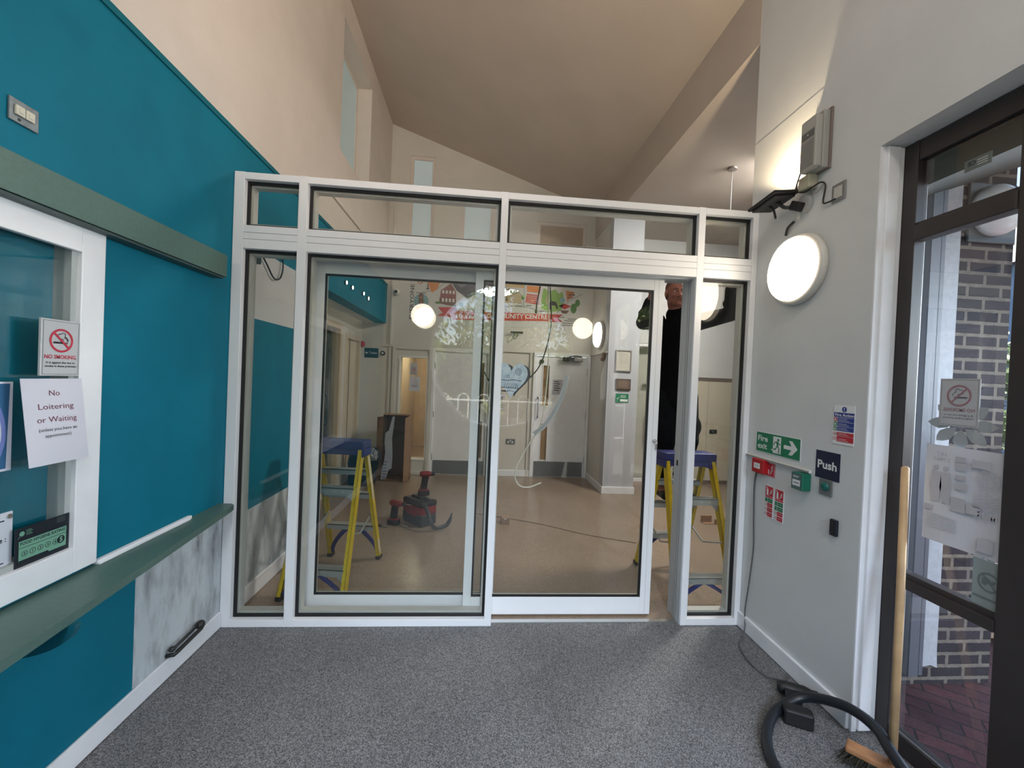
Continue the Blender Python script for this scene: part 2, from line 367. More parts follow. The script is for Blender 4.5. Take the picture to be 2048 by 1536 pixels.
# floor seams / stains of the lobby, thin welded joints
seam = M('vinyl_seam', (.085, .085, .09), .6)
b = MB()
g0 = FR((0, 0, .0008), (1, 0, 0), (0, 1, 0))
for pts in ([(1.25, 2.58), (1.35, 2.30), (1.48, 2.08), (1.62, 1.86)], [(.42, 2.58), (.42, 1.2)]): b.ln(g0, pts, .003, seam, 0)
b.build('trim_2', kind=ST)

# left wall of lobby and hall (paint zones on one wall)
b = MB()
WX, WB = -1.49, -1.66
H1 = (0.65, 1.64, .868, 1.99)
holed(b, 'x', WB, WX, -1.3, 1.965, 0, 2.945, [H1], teal)
b.box(WB, WX, 1.965, 2.60, 0, .725, bare); b.box(WB, WX, 1.965, 2.60, .725, 2.945, teal)
b.box(WB, WX, 2.60, 4.0, 0, .62, bare); b.box(WB, WX, 2.60, 4.0, .62, 1.885, teal)
b.box(WB, WX, 2.60, 4.0, 1.885, 2.345, whitew); b.box(WB, WX, 2.60, 4.0, 2.345, 2.945, teal)
b.box(WB, WX, 4.0, 6.64, 2.345, 2.945, teal)
b.box(WB, WX-.01, -1.3, 6.64, 2.945, 3.3, cream)
holed(b, 'x', WB-.06, WX-.01, -1.3, 6.64, 3.3, 5.9, [(4.365, 5.44, 3.815, 5.14)], cream)
b.build('wall_left', kind=ST)
b = MB(); b.box(WX-.01, WX+.008, -1.3, 6.64, 2.925, 2.955, tealedge); b.box(WX-.01, WX+.012, 3.74, 3.78, 2.955, 3.06, teal); b.build('trim_3', kind=ST)
b = MB(); b.box(WX, WX+.014, -1.3, 2.585, 0.004, .10, whitepaint, .004); b.build('baseboard_left', kind=ST)
b = MB(); b.box(WX, WX+.016, 2.71, 4.0, 0.002, .11, whitepaint, .004); b.build('baseboard_left', kind=ST)
b = MB(); b.tube([(-1.485, 3.9, 3.27), (-1.485, 6.64, 3.27)], .014, cream, 8); b.build('trim_4', kind=ST)
# alcove with the inner doors
b = MB()
holed(b, 'x', -2.0, -1.85, 3.9, 6.64, 0, 2.5, [(4.25, 5.72, 0, 2.19), (5.86, 6.56, 0, 2.10)], hallw)
b.box(-1.85, -1.655, 3.9, 4.0, 0, 2.345, hallw); b.box(-1.85, -1.655, 4.0, 6.64, 2.345, 2.5, hallw)
b.build('wall_alcove', kind=ST)
b = MB()
rect_ring(b, 4.25, 5.72, 0, 2.19, .07, -1.95, -1.845, woodc, 'x'); b.box(-1.95, -1.85, 4.96, 5.04, .07, 2.12, woodc)
d1 = b.build('door_1', kind=ST)
b = MB(); b.box(-1.91, -1.904, 4.32, 4.96, .07, 2.12, pane); b.box(-1.91, -1.904, 5.04, 5.65, .07, 2.12, pane); b.build('pane', d1)
b = MB(); b.tube([(-1.84, 5.12, .9), (-1.80, 5.12, .93), (-1.80, 5.12, 1.25), (-1.84, 5.12, 1.28)], .012, steeld); b.build('handle', d1)
b = MB()
rect_ring(b, 5.86, 6.56, 0, 2.10, .07, -1.97, -1.835, woodc, 'x'); b.box(-1.93, -1.88, 5.93, 6.49, .01, 2.03, woodc)
d2 = b.build('door_2', kind=ST)
b = MB(); b.box(-1.885, -1.875, 6.15, 6.158, .05, 2.0, M('dark_gap', (.02, .015, .01), .9)); b.build('gap_seal', d2)

# dark-painted box added behind the alcove glass door, to keep it dim
b = MB(); dkr = M('dark_box', (.035, .04, .032), .8, var=.3, scale=4)
b.box(-4.0, -3.9, 3.6, 6.2, 0, 2.5, dkr); b.box(-4.0, -2.0, 3.5, 3.6, 0, 2.5, dkr); b.box(-4.0, -2.0, 6.2, 6.3, 0, 2.5, dkr); b.box(-4.0, -2.0, 3.5, 6.3, 2.5, 2.6, dkr); b.box(-4.0, -2.0, 3.5, 6.3, -.1, 0, dkr); b.build('wall_dark_box', kind=ST)
# back wall
b = MB()
holed(b, 'y', 6.64, 6.80, -2.0, 4.5, 0, 6.1, [(-1.24, -.82, .235, 1.83), (-.705, .135, 0, 1.96), (.895, 1.755, 0, 1.97), (-1.205, -.815, 3.55, 4.98), (-.385, .125, 3.55, 4.42), (.83, 1.63, 3.55, 4.10)], hallw)
b.build('wall_back', kind=ST)
b = MB()
b.box(-1.49, 1.79, 6.61, 6.64, 1.985, 2.015, hallw, .004); b.box(-1.415, -1.385, 6.60, 6.64, 2.015, 4.2, hallw, .004)
b.box(-1.42, -1.385, 6.615, 6.64, 0.0, 1.985, hallw); b.box(.80, .83, 6.615, 6.64, 0, 1.985, hallw)
b.build('trim_5', kind=ST)
b = MB(); b.box(.16, .88, 6.62, 6.64, 0.0, .10, whitepaint, .004); b.box(-1.85, -1.42, 6.62, 6.64, 0.0, .10, whitepaint, .004); b.build('baseboard_back', kind=ST)
# upper back windows
def upwin(n, x0, x1, z0, z1, mat, fr, sill=False):
    b = MB(); rect_ring(b, x0, x1, z0, z1, .05, 6.66, 6.72, fr); o = b.build('window_%d' % n, kind=ST)
    b = MB(); b.box(x0+.05, x1-.05, 6.69, 6.70, z0+.05, z1-.05, mat); b.build('pane', o); return o
upwin(2, -1.205, -.815, 3.55, 4.98, frostb, cream); upwin(3, -.385, .125, 3.55, 4.42, frostb, cream)
upwin(4, .83, 1.63, 3.55, 4.10, M('beige_board', (.42, .33, .25), .7), cream)
# high window of the left wall: deep reveal and frosted glass
b = MB(); rect_ring(b, 4.365, 5.44, 3.815, 5.14, .03, -1.70, -1.675, cream, 'x'); wo = b.build('window_5', kind=ST)
b = MB(); b.box(-1.695, -1.687, 4.395, 5.41, 3.845, 5.11, frost); b.build('pane', wo)

# corridor behind the glazed door
b = MB()
b.box(-1.45, -1.40, 6.80, 9.3, 0, 2.4, woodc); b.box(-.62, -.57, 6.80, 9.3, 0, 2.4, woodc); b.box(-1.45, -.57, 9.3, 9.4, 0, 2.4, oak)
b.box(-1.45, -.57, 6.80, 9.3, 2.4, 2.45, whitew); b.build('wall_corridor', kind=ST)
b = MB(); b.box(-1.45, -.57, 6.80, 9.3, -.06, 0, floorh); b.build('floor', kind=ST)
b = MB(); b.box(-.635, -.615, 7.3, 8.2, .02, 2.02, oak); cd = b.build('door_3', kind=ST)
b = MB(); b.box(-.645, -.635, 7.35, 8.1, .05, .30, steel); b.build('kick_plate', cd)
b = MB(); b.tube([(-.635, 7.45, 1.0), (-.68, 7.45, 1.0), (-.68, 7.45, 1.3), (-.635, 7.45, 1.3)], .01, steeld); b.build('handle', cd)
ld = bpy.data.lights.new('corridor_fill', 'AREA'); ld.energy = 14; ld.size = .5; ld.color = (1, .9, .72); lo = bpy.data.objects.new('corridor_fill', ld); C.objects.link(lo); lo.location = (-1.0, 7.9, 2.37)  # unseen lamp added to light the corridor

# doors of the back wall
def hinge(o, x, y, zs):
    for z in zs:
        b = MB(); b.cyl((x, y, z-.05), (x, y, z+.05), .008, steeld); b.build('hinge', o)
b = MB(); rect_ring(b, -1.36, -.75, -.0, 2.0, .045, 6.60, 6.64, hallw); holed(b, 'y', 6.625, 6.64, -1.315, -.795, .045, 1.955, [(-1.24, -.82, .235, 1.83)], hallw)
rect_ring(b, -1.26, -.80, .215, 1.85, .022, 6.615, 6.64, whitepaint)
d4 = b.build('door_4', kind=ST)
b = MB(); b.box(-1.24, -.82, 6.70, 6.706, .235, 1.83, pane); b.build('pane', d4)
def leafdoor(n, x0, x1, vis, hx, hinges, kick):
    b = MB()
    b.box(x0-.045, x0, 6.60, 6.66, 0, 2.0, whitepaint, .003); b.box(x1, x1+.045, 6.60, 6.66, 0, 2.0, whitepaint, .003); b.box(x0, x1, 6.60, 6.66, 1.955, 2.0, whitepaint, .003)
    holed(b, 'y', 6.64, 6.685, x0, x1, .005, 1.95, vis, whitepaint)
    o = b.build('door_%d' % n, kind=ST)
    for v in vis:
        b = MB(); b.box(v[0], v[1], 6.67, 6.68, v[2], v[3], M('vision_panel', (.30, .20, .11), .15, var=.25, scale=3)); b.build('vision_panel', o)
        b = MB(); rect_ring(b, v[0]-.012, v[1]+.012, v[2]-.012, v[3]+.012, .014, 6.632, 6.64, whitepaint); b.build('glazing_bead', o)
    b = MB(); b.box(x0+.02, x1-.02, 6.632, 6.64, .01, kick, steel); b.build('kick_plate', o)
    hinge(o, hx, 6.615, hinges)
    return o
d5 = leafdoor(5, -.705, .135, [(-.02, .075, 1.15, 1.80), (-.02, .075, .27, .86)], -.705, (.28, .95, 1.72), .225)
d6 = leafdoor(6, .905, 1.74, [(1.02, 1.125, 1.15, 1.80), (1.02, 1.125, .27, .86)], 1.745, (.28, 1.0, 1.72), .25)
b = MB(); b.tube([(.95, 6.64, .955), (.95, 6.59, .965), (.95, 6.59, 1.27), (.95, 6.64, 1.28)], .011, steeld); b.build('handle', d6)
b = MB(); b.cyl((.99, 6.64, 1.86), (.99, 6.615, 1.86), .035, steeld); b.build('lock_plate', d6)

# right-hand inner wall with the pillar, and the downstand over the opening
b = MB()
b.box(1.79, 1.95, 5.9, 6.64, 0, 3.87, hallw); b.build('wall_right_inner', kind=ST)
b = MB(); b.box(1.79, 2.235, 5.72, 5.9, 0, 3.87, M('pillar_paint', (.48, .50, .54), .6)); b.build('wall_pillar', kind=ST)
b = MB(); b.box(1.772, 2.25, 5.70, 5.72, 0, .10, whitepaint, .004); b.box(1.772, 1.79, 5.72, 6.62, 0, .10, whitepaint, .004); b.box(1.765, 1.79, 5.74, 6.62, 1.985, 2.01, hallw, .003); b.build('baseboard_right_inner', kind=ST)
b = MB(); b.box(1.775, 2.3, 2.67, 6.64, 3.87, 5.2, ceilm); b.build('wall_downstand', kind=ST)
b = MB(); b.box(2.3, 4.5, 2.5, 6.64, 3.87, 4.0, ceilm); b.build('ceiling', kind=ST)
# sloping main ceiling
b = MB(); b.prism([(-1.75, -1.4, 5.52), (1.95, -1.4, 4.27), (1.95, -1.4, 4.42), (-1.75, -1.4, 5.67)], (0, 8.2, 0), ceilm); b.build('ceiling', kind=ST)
# annex
b = MB(); holed(b, 'y', 6.45, 6.62, 2.235, 4.5, 0, 3.9, [(2.34, 3.30, 0, 2.22)], whitew); b.build('wall_annex_back', kind=ST)
b = MB(); b.box(4.35, 4.5, 4.5, 6.45, 0, 3.9, whitew); b.box(3.25, 4.5, 4.4, 4.5, 0, 3.9, whitew); b.box(3.25, 3.4, 2.5, 4.4, 0, 3.9, whitew); b.build('wall_annex_right', kind=ST)
# right wall of the lobby
b = MB()
holed(b, 'x', 1.775, 2.02, -1.3, 2.67, 0, 3.19, [(-.55, 1.77, 0, 2.69)], whitew)
b.box(1.7765, 2.02, -1.3, 2.67, 3.19, 4.6, whitew); b.build('wall_right', kind=ST)
b = MB(); b.box(1.757, 1.775, 1.775, 2.60, 0.003, .10, whitepaint, .004); b.build('baseboard_right', kind=ST)
b = MB(); b.box(1.80, 1.86, 1.752, 1.77, 0.01, 2.685, whitepaint, .004); b.box(1.86, 1.885, 1.758, 1.77, 0.01, 2.685, whitepaint, .003); b.box(1.776, 1.80, 1.765, 1.7705, .0, 2.688, whitepaint); b.build('trim_6', kind=ST)
# brick face outside with plinth, white rendered strip, canopy
b = MB(); b.box(2.02, 3.21, 2.30, 2.5, -.22, 3.9, brickd); b.build('wall_outside', kind=ST)
b = MB()
pts = [(2.72, 2.29, 2.9), (2.72, 2.29, -.07), (2.76, 2.29, -.075), (2.80, 2.29, -.068), (2.845, 2.29, -.085), (2.838, 2.29, .02), (2.845, 2.29, 2.9)]
b.prism(pts, (0, .02, 0), render_w); b.build('trim_7', kind=ST)
b = MB(); b.box(2.60, 2.66, 2.24, 2.30, -.1, 2.9, M('slate_profile', (.13, .14, .17), .5)); b.box(2.675, 2.70, 2.25, 2.30, -.1, 2.9, M('slate_profile', (.13, .14, .17), .5)); b.build('trim_8', kind=ST)
b = MB(); b.prism([(1.95, .2, 2.50), (3.7, .2, 3.16), (3.7, .2, 3.24), (1.95, .2, 2.75)], (0, 2.1, 0), M('dark_canopy', (.045, .05, .045), .8)); b.build('ceiling_canopy', kind=ST)
b = MB(); b.box(1.93, 16, -14, 30, -.32, -.19, pavem); b.build('floor_outside', kind=ST)

# front wall behind the camera with the big round window
b = MB()
fy0, fy1 = -1.35, -1.2; cx, cz, R = .35, 1.90, 1.13
N = 48; ring = []
for i in range(N):
    t = 2*PI*i/N; x, z = cx+R*math.cos(t), max(cz+R*math.sin(t), .76); ring.append((x, z))
outer = []
for i in range(N):
    t = 2*PI*i/N; c_, s_ = math.cos(t), math.sin(t)
    k = min((2.02-cx if c_ > 0 else cx+1.66)/max(abs(c_), 1e-6), (3.25-cz if s_ > 0 else cz)/max(abs(s_), 1e-6)); outer.append((cx+c_*k, cz+s_*k))
for y in (fy0, fy1):
    vs = [(x, y, z) for x, z in ring]+[(x, y, z) for x, z in outer]
    b.add(vs, [[i, (i+1) % N, N+(i+1) % N, N+i] for i in range(N)], whitew)
b.add([(x, fy0, z) for x, z in ring]+[(x, fy1, z) for x, z in ring], [[i, (i+1) % N, N+(i+1) % N, N+i] for i in range(N)], whitepaint)
for cxn, czn in ((-1.66, 0), (2.02, 0), (2.02, 3.25), (-1.66, 3.25)):
    nb = sorted(outer, key=lambda p: (p[0]-cxn)**2+(p[1]-czn)**2)[:6]
    e1 = [p for p in nb if abs(p[0]-cxn) < 1e-4]; e2 = [p for p in nb if abs(p[1]-czn) < 1e-4]
    if e1 and e2:
        for y in (fy0, fy1): b.add([(cxn, y, czn), (e1[0][0], y, e1[0][1]), (e2[0][0], y, e2[0][1])], [[0, 1, 2]], whitew)
b.box(-1.66, 2.02, fy0, fy1, 3.25, 4.3, whitew); b.prism([(-1.66, fy0, 4.3), (2.02, fy0, 4.3), (1.95, fy0, 4.42), (-1.66, fy0, 5.64)], (0, .15, 0), whitew)
b.build('wall_front', kind=ST)
rimglow = M('window_rim_white', (.88, .88, .88), .4)
b = MB()
b.tube([(x, fy1+.005, z) for x, z in ring]+[(ring[0][0], fy1+.005, ring[0][1])], .034, rimglow, 6); wf = b.build('window_6', kind=ST)
#==PART3==
# ================================================================== SERVICE WINDOW ON THE LEFT WALL
b = MB(); rect_ring(b, .55, 1.745, .772, 2.052, .0955, -1.49, -1.468, whitepaint, 'x', .003)
rect_ring(b, .645, 1.65, .866, 1.992, .022, -1.56, -1.485, M('window_stop', (.40, .43, .42), .5), 'x'); w1 = b.build('window_1', kind=ST)
b = MB(); b.box(-1.515, -1.509, .667, 1.628, .888, 1.97, pane); b.build('pane', w1)
b = MB(); b.box(-1.56, -1.545, .62, 1.67, .85, 2.0, M('teal_shutter', (.001, .16, .24), .35, var=.15, scale=2)); b.build('shutter_board', w1)
# shutter housing
b = MB(); b.prism([(-1.489, .0, 2.055), (-1.425, .0, 2.058), (-1.425, .0, 2.178), (-1.489, .0, 2.186)], (0, 2.44, 0), sage)
h = b.build('shutter_housing', label='long sage green shutter box mounted above the white service window on the teal wall', cat='shutter box')
b = MB(); b.box(-1.487, -1.43, .0, 2.425, 2.046, 2.055, M('housing_slot', (.03, .06, .06), .5)); b.build('guide_rail', h)
# shelf
XS = lambda y: -1.226-.1244*(y-1.185)
pts = [(-1.489, -.6, .727), (XS(-.6), -.6, .727)]+[(XS(y), y, .727) for y in (0, .8, 1.6, 2.50)]+[(XS(2.5)-.008, 2.535, .727), (XS(2.5)-.03, 2.552, .727), (-1.489, 2.555, .727)]
b = MB(); b.prism(pts, (0, 0, .031), sage)
sh = b.build('wall_shelf', label='long tapering sage green counter shelf below the service window', cat='shelf')
for y in (1.40, .2):
    pr = [(-1.47, y, .727)]+[(-1.47+.235*math.sin(t), y, .727-.112*math.cos(t)) for t in [PI/2*i/14 for i in range(15)]]
    b = MB(); b.prism(pr, (0, .02, 0), M('teal_bracket', (.004, .10, .14), .5)); b.build('bracket', sh)
b = MB(); b.box(-1.489, -1.468, 1.75, 2.29, .7585, .775, whitepaint, .003); b.box(-1.468, -1.460, 1.75, 2.27, .7585, .767, whitepaint, .002)
b.build('trunking_strip', label='short white plastic strip lying along the back of the sage shelf', cat='trunking')
# switch plate
b = MB(); b.box(-1.489, -1.482, 1.415, 1.502, 2.300, 2.372, M('zinc_plate', (.20, .23, .25), .4, metal=.5, var=.2, scale=30), .002)
sw = b.build('switch_plate', label='grey metal plate with two cream switch modules high on the teal wall', cat='switch')
for y in (1.441, 1.470):
    b = MB(); b.box(-1.482, -1.474, y-.013, y+.013, 2.322, 2.352, offw, .002); b.box(-1.4745, -1.472, y-.006, y+.006, 2.33, 2.345, offw, .001); b.build('switch_module', sw)
b = MB(); b.cyl((-1.482, 1.443, 2.311), (-1.4805, 1.443, 2.311), .0045, black); b.build('screw_hole', sw)
# metal pull handle above the baseboard
b = MB(); b.tube([(-1.488, 2.165, .115), (-1.452, 2.168, .12), (-1.448, 2.185, .125), (-1.448, 2.36, .135), (-1.452, 2.385, .14), (-1.488, 2.39, .14)], .010, steeld, 10)
b.tube([(-1.460, 2.17, .146), (-1.460, 2.36, .158)], .007, steeld, 8); b.ell((-1.462, 2.372, .150), (.022, .028, .020), steeld); b.ell((-1.466, 2.172, .145), (.015, .016, .013), steeld)
b.build('pull_handle', label='dark metal pull handle fixed low on the bare plaster patch', cat='handle')

# signs on the service window
def no_smoking(b, f, k=1.0, d=.0):
    """artwork of the no-smoking plate, 0..135 x 0..195 mm"""
    m_ = .001*k
    b.rg(f, 67.5*m_, 123*m_, 41*m_, 7*m_, inkr, d+.0012)
    b.rc(f, 40*m_, 80*m_, 112*m_, 118.5*m_, ink, d+.0008); b.rc(f, 82*m_, 85*m_, 112*m_, 118.5*m_, ink, d+.0008); b.rc(f, 87*m_, 90*m_, 112*m_, 118.5*m_, ink, d+.0008)
    w_ = [(88, 121), (88, 128), (83, 132), (76, 133)]; b.ln(f, [(x*m_, y*m_) for x, y in w_], 2.2*m_, ink, d+.0009)
    w2 = [(76, 125), (70, 129), (62, 128), (55, 133), (55, 141), (60, 146), (67, 145), (71, 150), (79, 149), (82, 143), (79, 137), (86, 134), (91, 128), (91, 121)]
    b.ln(f, [(x*m_, y*m_) for x, y in w2], 2.2*m_, ink, d+.0009)
    b.pg(f, [(x*m_, y*m_) for x, y in ((38.5, 147), (43.5, 152), (97, 99), (92, 94))], inkr, d+.0013)
    b.tx(f, 'NO SMOKING.', 67.5*m_, 60*m_, 13*m_, inkr, d+.001, w_=112*m_, align='C', bold=.02)
    b.tx(f, 'It is against the law to', 67.5*m_, 43*m_, 7*m_, ink, d+.001, w_=100*m_, align='C', bold=.02)
    b.tx(f, 'smoke in these premises', 67.5*m_, 31*m_, 7*m_, ink, d+.001, w_=108*m_, align='C', bold=.02)
def rounded_line(b, f, x0, x1, y0, y1, w_, m_, d):
    b.rc(f, x0, x1, y0, y0+w_, m_, d); b.rc(f, x0, x1, y1-w_, y1, m_, d); b.rc(f, x0, x0+w_, y0, y1, m_, d); b.rc(f, x1-w_, x1, y0, y1, m_, d)
b = MB(); b.box(-1.4665, -1.4575, 1.502, 1.638, 1.503, 1.698, M('sign_plate_grey', (.50, .51, .53), .4), .002)
f = LW(1.502, 1.503, -1.4574); rounded_line(b, f, .006, .130, .006, .189, .001, ink, .0006); no_smoking(b, f, 1.0)
b.build('no_smoking_sign', label='grey plastic NO SMOKING sign on the white service window frame', cat='sign')
O = Vector((-1.436, 1.455, 1.204)); f = FR(O, (-.004, 1, .0), (-.020, -.014, .283))
ob = MB(); ob.pg(f, [(0, 0), (.206, 0), (.206, .291), (0, .291)], paper, 0); ob.pg(f, [(0, 0), (0, .291), (.206, .291), (.206, 0)], paper, -.0006)
ob.tx(f, 'No', .103, .233, .019, inkp, .001, w_=.036, align='C'); ob.tx(f, 'Loitering', .106, .187, .019, inkp, .001, w_=.120, align='C')
ob.tx(f, 'or Waiting', .106, .143, .019, inkp, .001, w_=.135, align='C'); ob.tx(f, '(unless you have an', .106, .113, .011, ink, .001, w_=.130, align='C'); ob.tx(f, 'appointment)', .104, .092, .011, ink, .001, w_=.090, align='C')
ob.build('paper_notice', label='white paper notice reading No Loitering or Waiting taped to service window', cat='notice')
b = MB(); b.box(-1.5075, -1.5055, 1.218, 1.470, 1.195, 1.482, M('poster_white', (.66, .68, .78), .4)); f = LW(1.218, 1.195, -1.5054)
pw = [(.13+.03*math.sin(i/12*PI*1.2), .29*i/12) for i in range(13)]
b.pg(f, [(x+.075, y*.94+.008) for x, y in pw]+[(.243, .281), (.236, .008)], M('poster_blue', (.03, .12, .25), .5), .0006)
b.pg(f, [(x+.062, y*.94+.008) for x, y in pw]+[(x+.075, y*.94+.008) for x, y in pw[::-1]], M('poster_violet', (.18, .22, .50), .5), .0008)
b.rc(f, .02, .16, .20, .203, ink, .0008); b.rc(f, .02, .15, .17, .173, ink, .0008)
b.build('window_poster', label='white poster with blue curved band in the service window at the frame edge', cat='poster')
b = MB(); b.box(-1.5070, -1.5010, 1.165, 1.476, .868, 1.060, M('acrylic_white', (.60, .63, .70), .3), .001); f = LW(1.165, .868, -1.5009)
b.tx(f, 'Website :', .292, .098, .016, ink, .0006, align='R', bold=.02); b.rc(f, .03, .286, .165, .169, navy, .0006); b.rc(f, .03, .286, .028, .032, navy, .0006)
sg = b.build('information_sign', label='white acrylic sign with steel screws, cut by the left frame edge', cat='sign')
for z in (.883, 1.046):
    b = MB(); b.cyl((-1.501, 1.464, z), (-1.497, 1.464, z), .008, silver); b.build('screw', sg)
b = MB(); mint = M('sticker_mint', (.16, .36, .26), .5); dk = M('sticker_black', (.006, .012, .02), .4)
O = Vector((-1.500, 1.435+.025, .878)); f = FR(O, (0, 1, .0), (0, 0, 1))
b.box(-1.4848, -1.4818, 1.466, 1.644, .870, 1.000, dk)
f = LW(1.466, .868, -1.4817)
b.rc(f, .010, .167, .018, .088, mint, .0006); b.tx(f, 'FOOD HYGIENE RATING', .088, .074, .010, dk, .0012, w_=.148, align='C', bold=.02); b.rc(f, .010, .167, .064, .0655, dk, .0011)
b.rc(f, .010, .105, .013, .024, dk, .0012)
for i, ch in enumerate('01234'):
    b.rg(f, .028+.025*i, .044, .0095, .0015, dk, .0012); b.tx(f, ch, .028+.025*i, .0395, .009, dk, .0012, align='C', bold=.02)
b.dc(f, .148, .045, .0135, dk, .0012); b.tx(f, '5', .148, .037, .017, mint, .0018, align='C', bold=.04)
b.dc(f, .019, .112, .008, mint, .0006); b.pg(f, [(.012, .105), (.004, .096), (.014, .104)], mint, .0006)
for i in range(4): b.rc(f, .032, .052-.004*(i % 2), .104+.005*i, .1055+.005*i, mint, .0006)
for i in range(4): b.rc(f, .132, .162, .110+.005*i, .111+.005*i, M('sticker_grey', (.15, .2, .2), .5), .0006)
b.build('hygiene_sticker', label='black and green FOOD HYGIENE RATING sticker showing 5 in lower window corner', cat='sticker')

# ================================================================== GLAZED SCREEN
Y0, Y1 = 2.59, 2.70
def member(name, x0, x1, z0, z1, y0=Y0, y1=Y1, mat=alu, bev=.002): b = MB(); b.box(x0, x1, y0, y1, z0, z1, mat, bev); return b
scr = T('glazed_screen', 'white aluminium glazed partition spanning the lobby from teal wall to right wall', 'partition', (.14, 2.645, 0))
for (x0, x1) in ((-1.488, -1.430), (-1.120, -1.068), (.092, .136), (1.369, 1.414), (1.737, 1.774)): member('m', x0, x1, 0.001, 2.718).build('mullion', scr)
for (x0, x1) in ((-1.430, -1.120), (-1.068, .092), (.136, 1.369), (1.414, 1.737)):
    member('m', x0, x1, 2.676, 2.716).build('top_rail', scr)
    b = MB(); b.box(x0, x1, Y0+.001, Y1, 2.268, 2.322, alu, .002); b.box(x0, x1, Y0+.001, Y1, 2.324, 2.361, alu, .002); b.box(x0, x1, Y0+.001, Y1, 2.363, 2.405, alu, .002); b.box(x0, x1, Y0+.006, Y1, 2.31, 2.37, greyp); b.build('transom', scr)
for (x0, x1) in ((-1.430, -1.120), (-1.068, .092), (1.414, 1.737)): member('m', x0, x1, 0.001, .045).build('bottom_rail', scr)
for (x0, x1, z0, z1) in ((-1.430, -1.120, 2.405, 2.676), (-1.068, .092, 2.405, 2.676), (.136, 1.369, 2.405, 2.676), (1.414, 1.737, 2.405, 2.676), (-1.430, -1.120, .045, 2.268), (-1.068, .092, .045, 2.268), (1.414, 1.737, .045, 2.268)):
    b = MB(); b.box(x0, x1, 2.640, 2.646, z0, z1, pane); p = b.build('pane', scr)
    b = MB(); rect_ring(b, x0, x1, z0, z1, .015, 2.624, 2.640, gasket); b.build('gasket', p)
    b = MB(); rect_ring(b, x0, x1, z0, z1, .026, 2.646, 2.698, bead); b.build('glazing_bead', p)
b = MB(); b.box(-1.12, 1.40, 2.70, 2.86, 2.285, 2.40, alud, .003); b.box(-1.07, 1.369, 2.645, 2.70, 2.262, 2.285, alud); b.build('track_housing', scr)
b = MB(); b.box(1.369, 1.40, 2.70, 2.775, 0.001, 2.285, alud, .002); b.box(1.3655, 1.3685, 2.60, 2.70, 0.001, 2.26, alud); b.box(1.3635, 1.3650, 2.650, 2.656, .001, 2.26, greyp); b.box(1.3635, 1.3650, 2.675, 2.679, .001, 2.26, greyp); b.build('door_jamb', scr)
b = MB(); b.box(-1.12, -1.10, 2.70, 2.85, 0.001, 2.285, alud, .002); b.build('door_jamb', scr)
b = MB(); b.box(1.3655, 1.369, 2.72, 2.735, 1.02, 1.055, black); b.build('strike_plate', scr)
# sliding leaves
def leaf(x0, x1, z0, z1, y0, y1, sl, sr, tr, br, label, extra=None):
    o = T('sliding_door', label, 'sliding door', ((x0+x1)/2, (y0+y1)/2, z0), 0, 'sliding door leaves of the glazed screen')
    for a, c in ((x0, x0+sl), (x1-sr, x1)): b = MB(); b.box(a, c, y0, y1, z0, z1, alu, .002); b.build('stile', o)
    b = MB(); b.box(x1-.037, x1-.036, y0-.0006, y0, z0+.01, z1-.01, greyp); b.build('joint_line', o)
    b = MB(); b.box(x0+sl, x1-sr, y0, y1, z1-tr, z1, alu, .002); b.build('top_rail', o)
    b = MB(); b.box(x0+sl, x1-sr, y0, y1, z0, z0+br, alu, .002); b.build('bottom_rail', o)
    b = MB(); b.box(x0+sl, x1-sr, (y0+y1)/2, (y0+y1)/2+.006, z0+br, z1-tr, pane); pn = b.build('pane', o)
    b = MB(); rect_ring(b, x0+sl, x1-sr, z0+br, z1-tr, .012, y0+.006, (y0+y1)/2, gasket); rect_ring(b, x0+sl, x1-sr, z0+br, z1-tr, .010, (y0+y1)/2+.006, y1-.002, bead); b.build('gasket', pn); return o
L1 = leaf(-.049, 1.209, .012, 2.272, 2.702, 2.738, .052, .070, .080, .114, 'white framed sliding glass door leaf on the right, standing slightly open')
L2 = leaf(-1.084, .15, .004, 2.275, 2.765, 2.80, .070, .076, .088, .101, 'white framed sliding glass door leaf behind the wide left fixed pane')
b = MB(); b.cyl((1.186, 2.702, 1.186), (1.186, 2.690, 1.186), .012, silver); b.cyl((1.186, 2.69, 1.186), (1.186, 2.672, 1.186), .004, silver); b.build('lock_cylinder', L1)
ky = T('key_bunch', 'small bunch of silver keys hanging from the sliding door lock', 'keys', (1.194, 2.685, 1.14))
b = MB(); b.tube([(1.19+.011*math.cos(t), 2.680, 1.176+.011*math.sin(t)) for t in [2*PI*i/14 for i in range(15)]], .0012, silver, 5); b.build('key_ring', ky)
for dx in (0, .006): b = MB(); b.box(1.188+dx, 1.1935+dx, 2.679, 2.681, 1.128, 1.168, silver); b.build('key', ky)
# heart-shaped mirror on the sliding glass
def heart(cx, cz, w_, h_):
    p = []
    for i in range(40):
        t = 2*PI*i/40; x = 16*math.sin(t)**3; y = 13*math.cos(t)-5*math.cos(2*t)-2*math.cos(3*t)-math.cos(4*t); p.append((cx+x/32*w_, cz+(y+2.5)/29*h_))
    return p
b = MB(); f = BW(0, 0, 2.716)
b.prism([(x, 2.713, z) for x, z in heart(.208, 1.545, .215, .235)], (0, .004, 0), M('heart_silver', (.56, .64, .70), .22, metal=.25, col2=(.36, .46, .56), scale=28))
b.prism([(x, 2.7185, z) for x, z in heart(.232, 1.548, .205, .215)], (0, .002, 0), M('heart_shadow', (.04, .045, .05), .4))  # dark offset copy painted in as the heart's shadow
hf = FR((.208, 2.7125, 1.545), (1, 0, 0), (0, 0, 1)); hk = M('heart_engraving', (.03, .035, .045), .4)
for k in range(7): b.ln(hf, [(-.045+.015*k, -.045), (-.036+.012*k, -.012)], .003, hk)
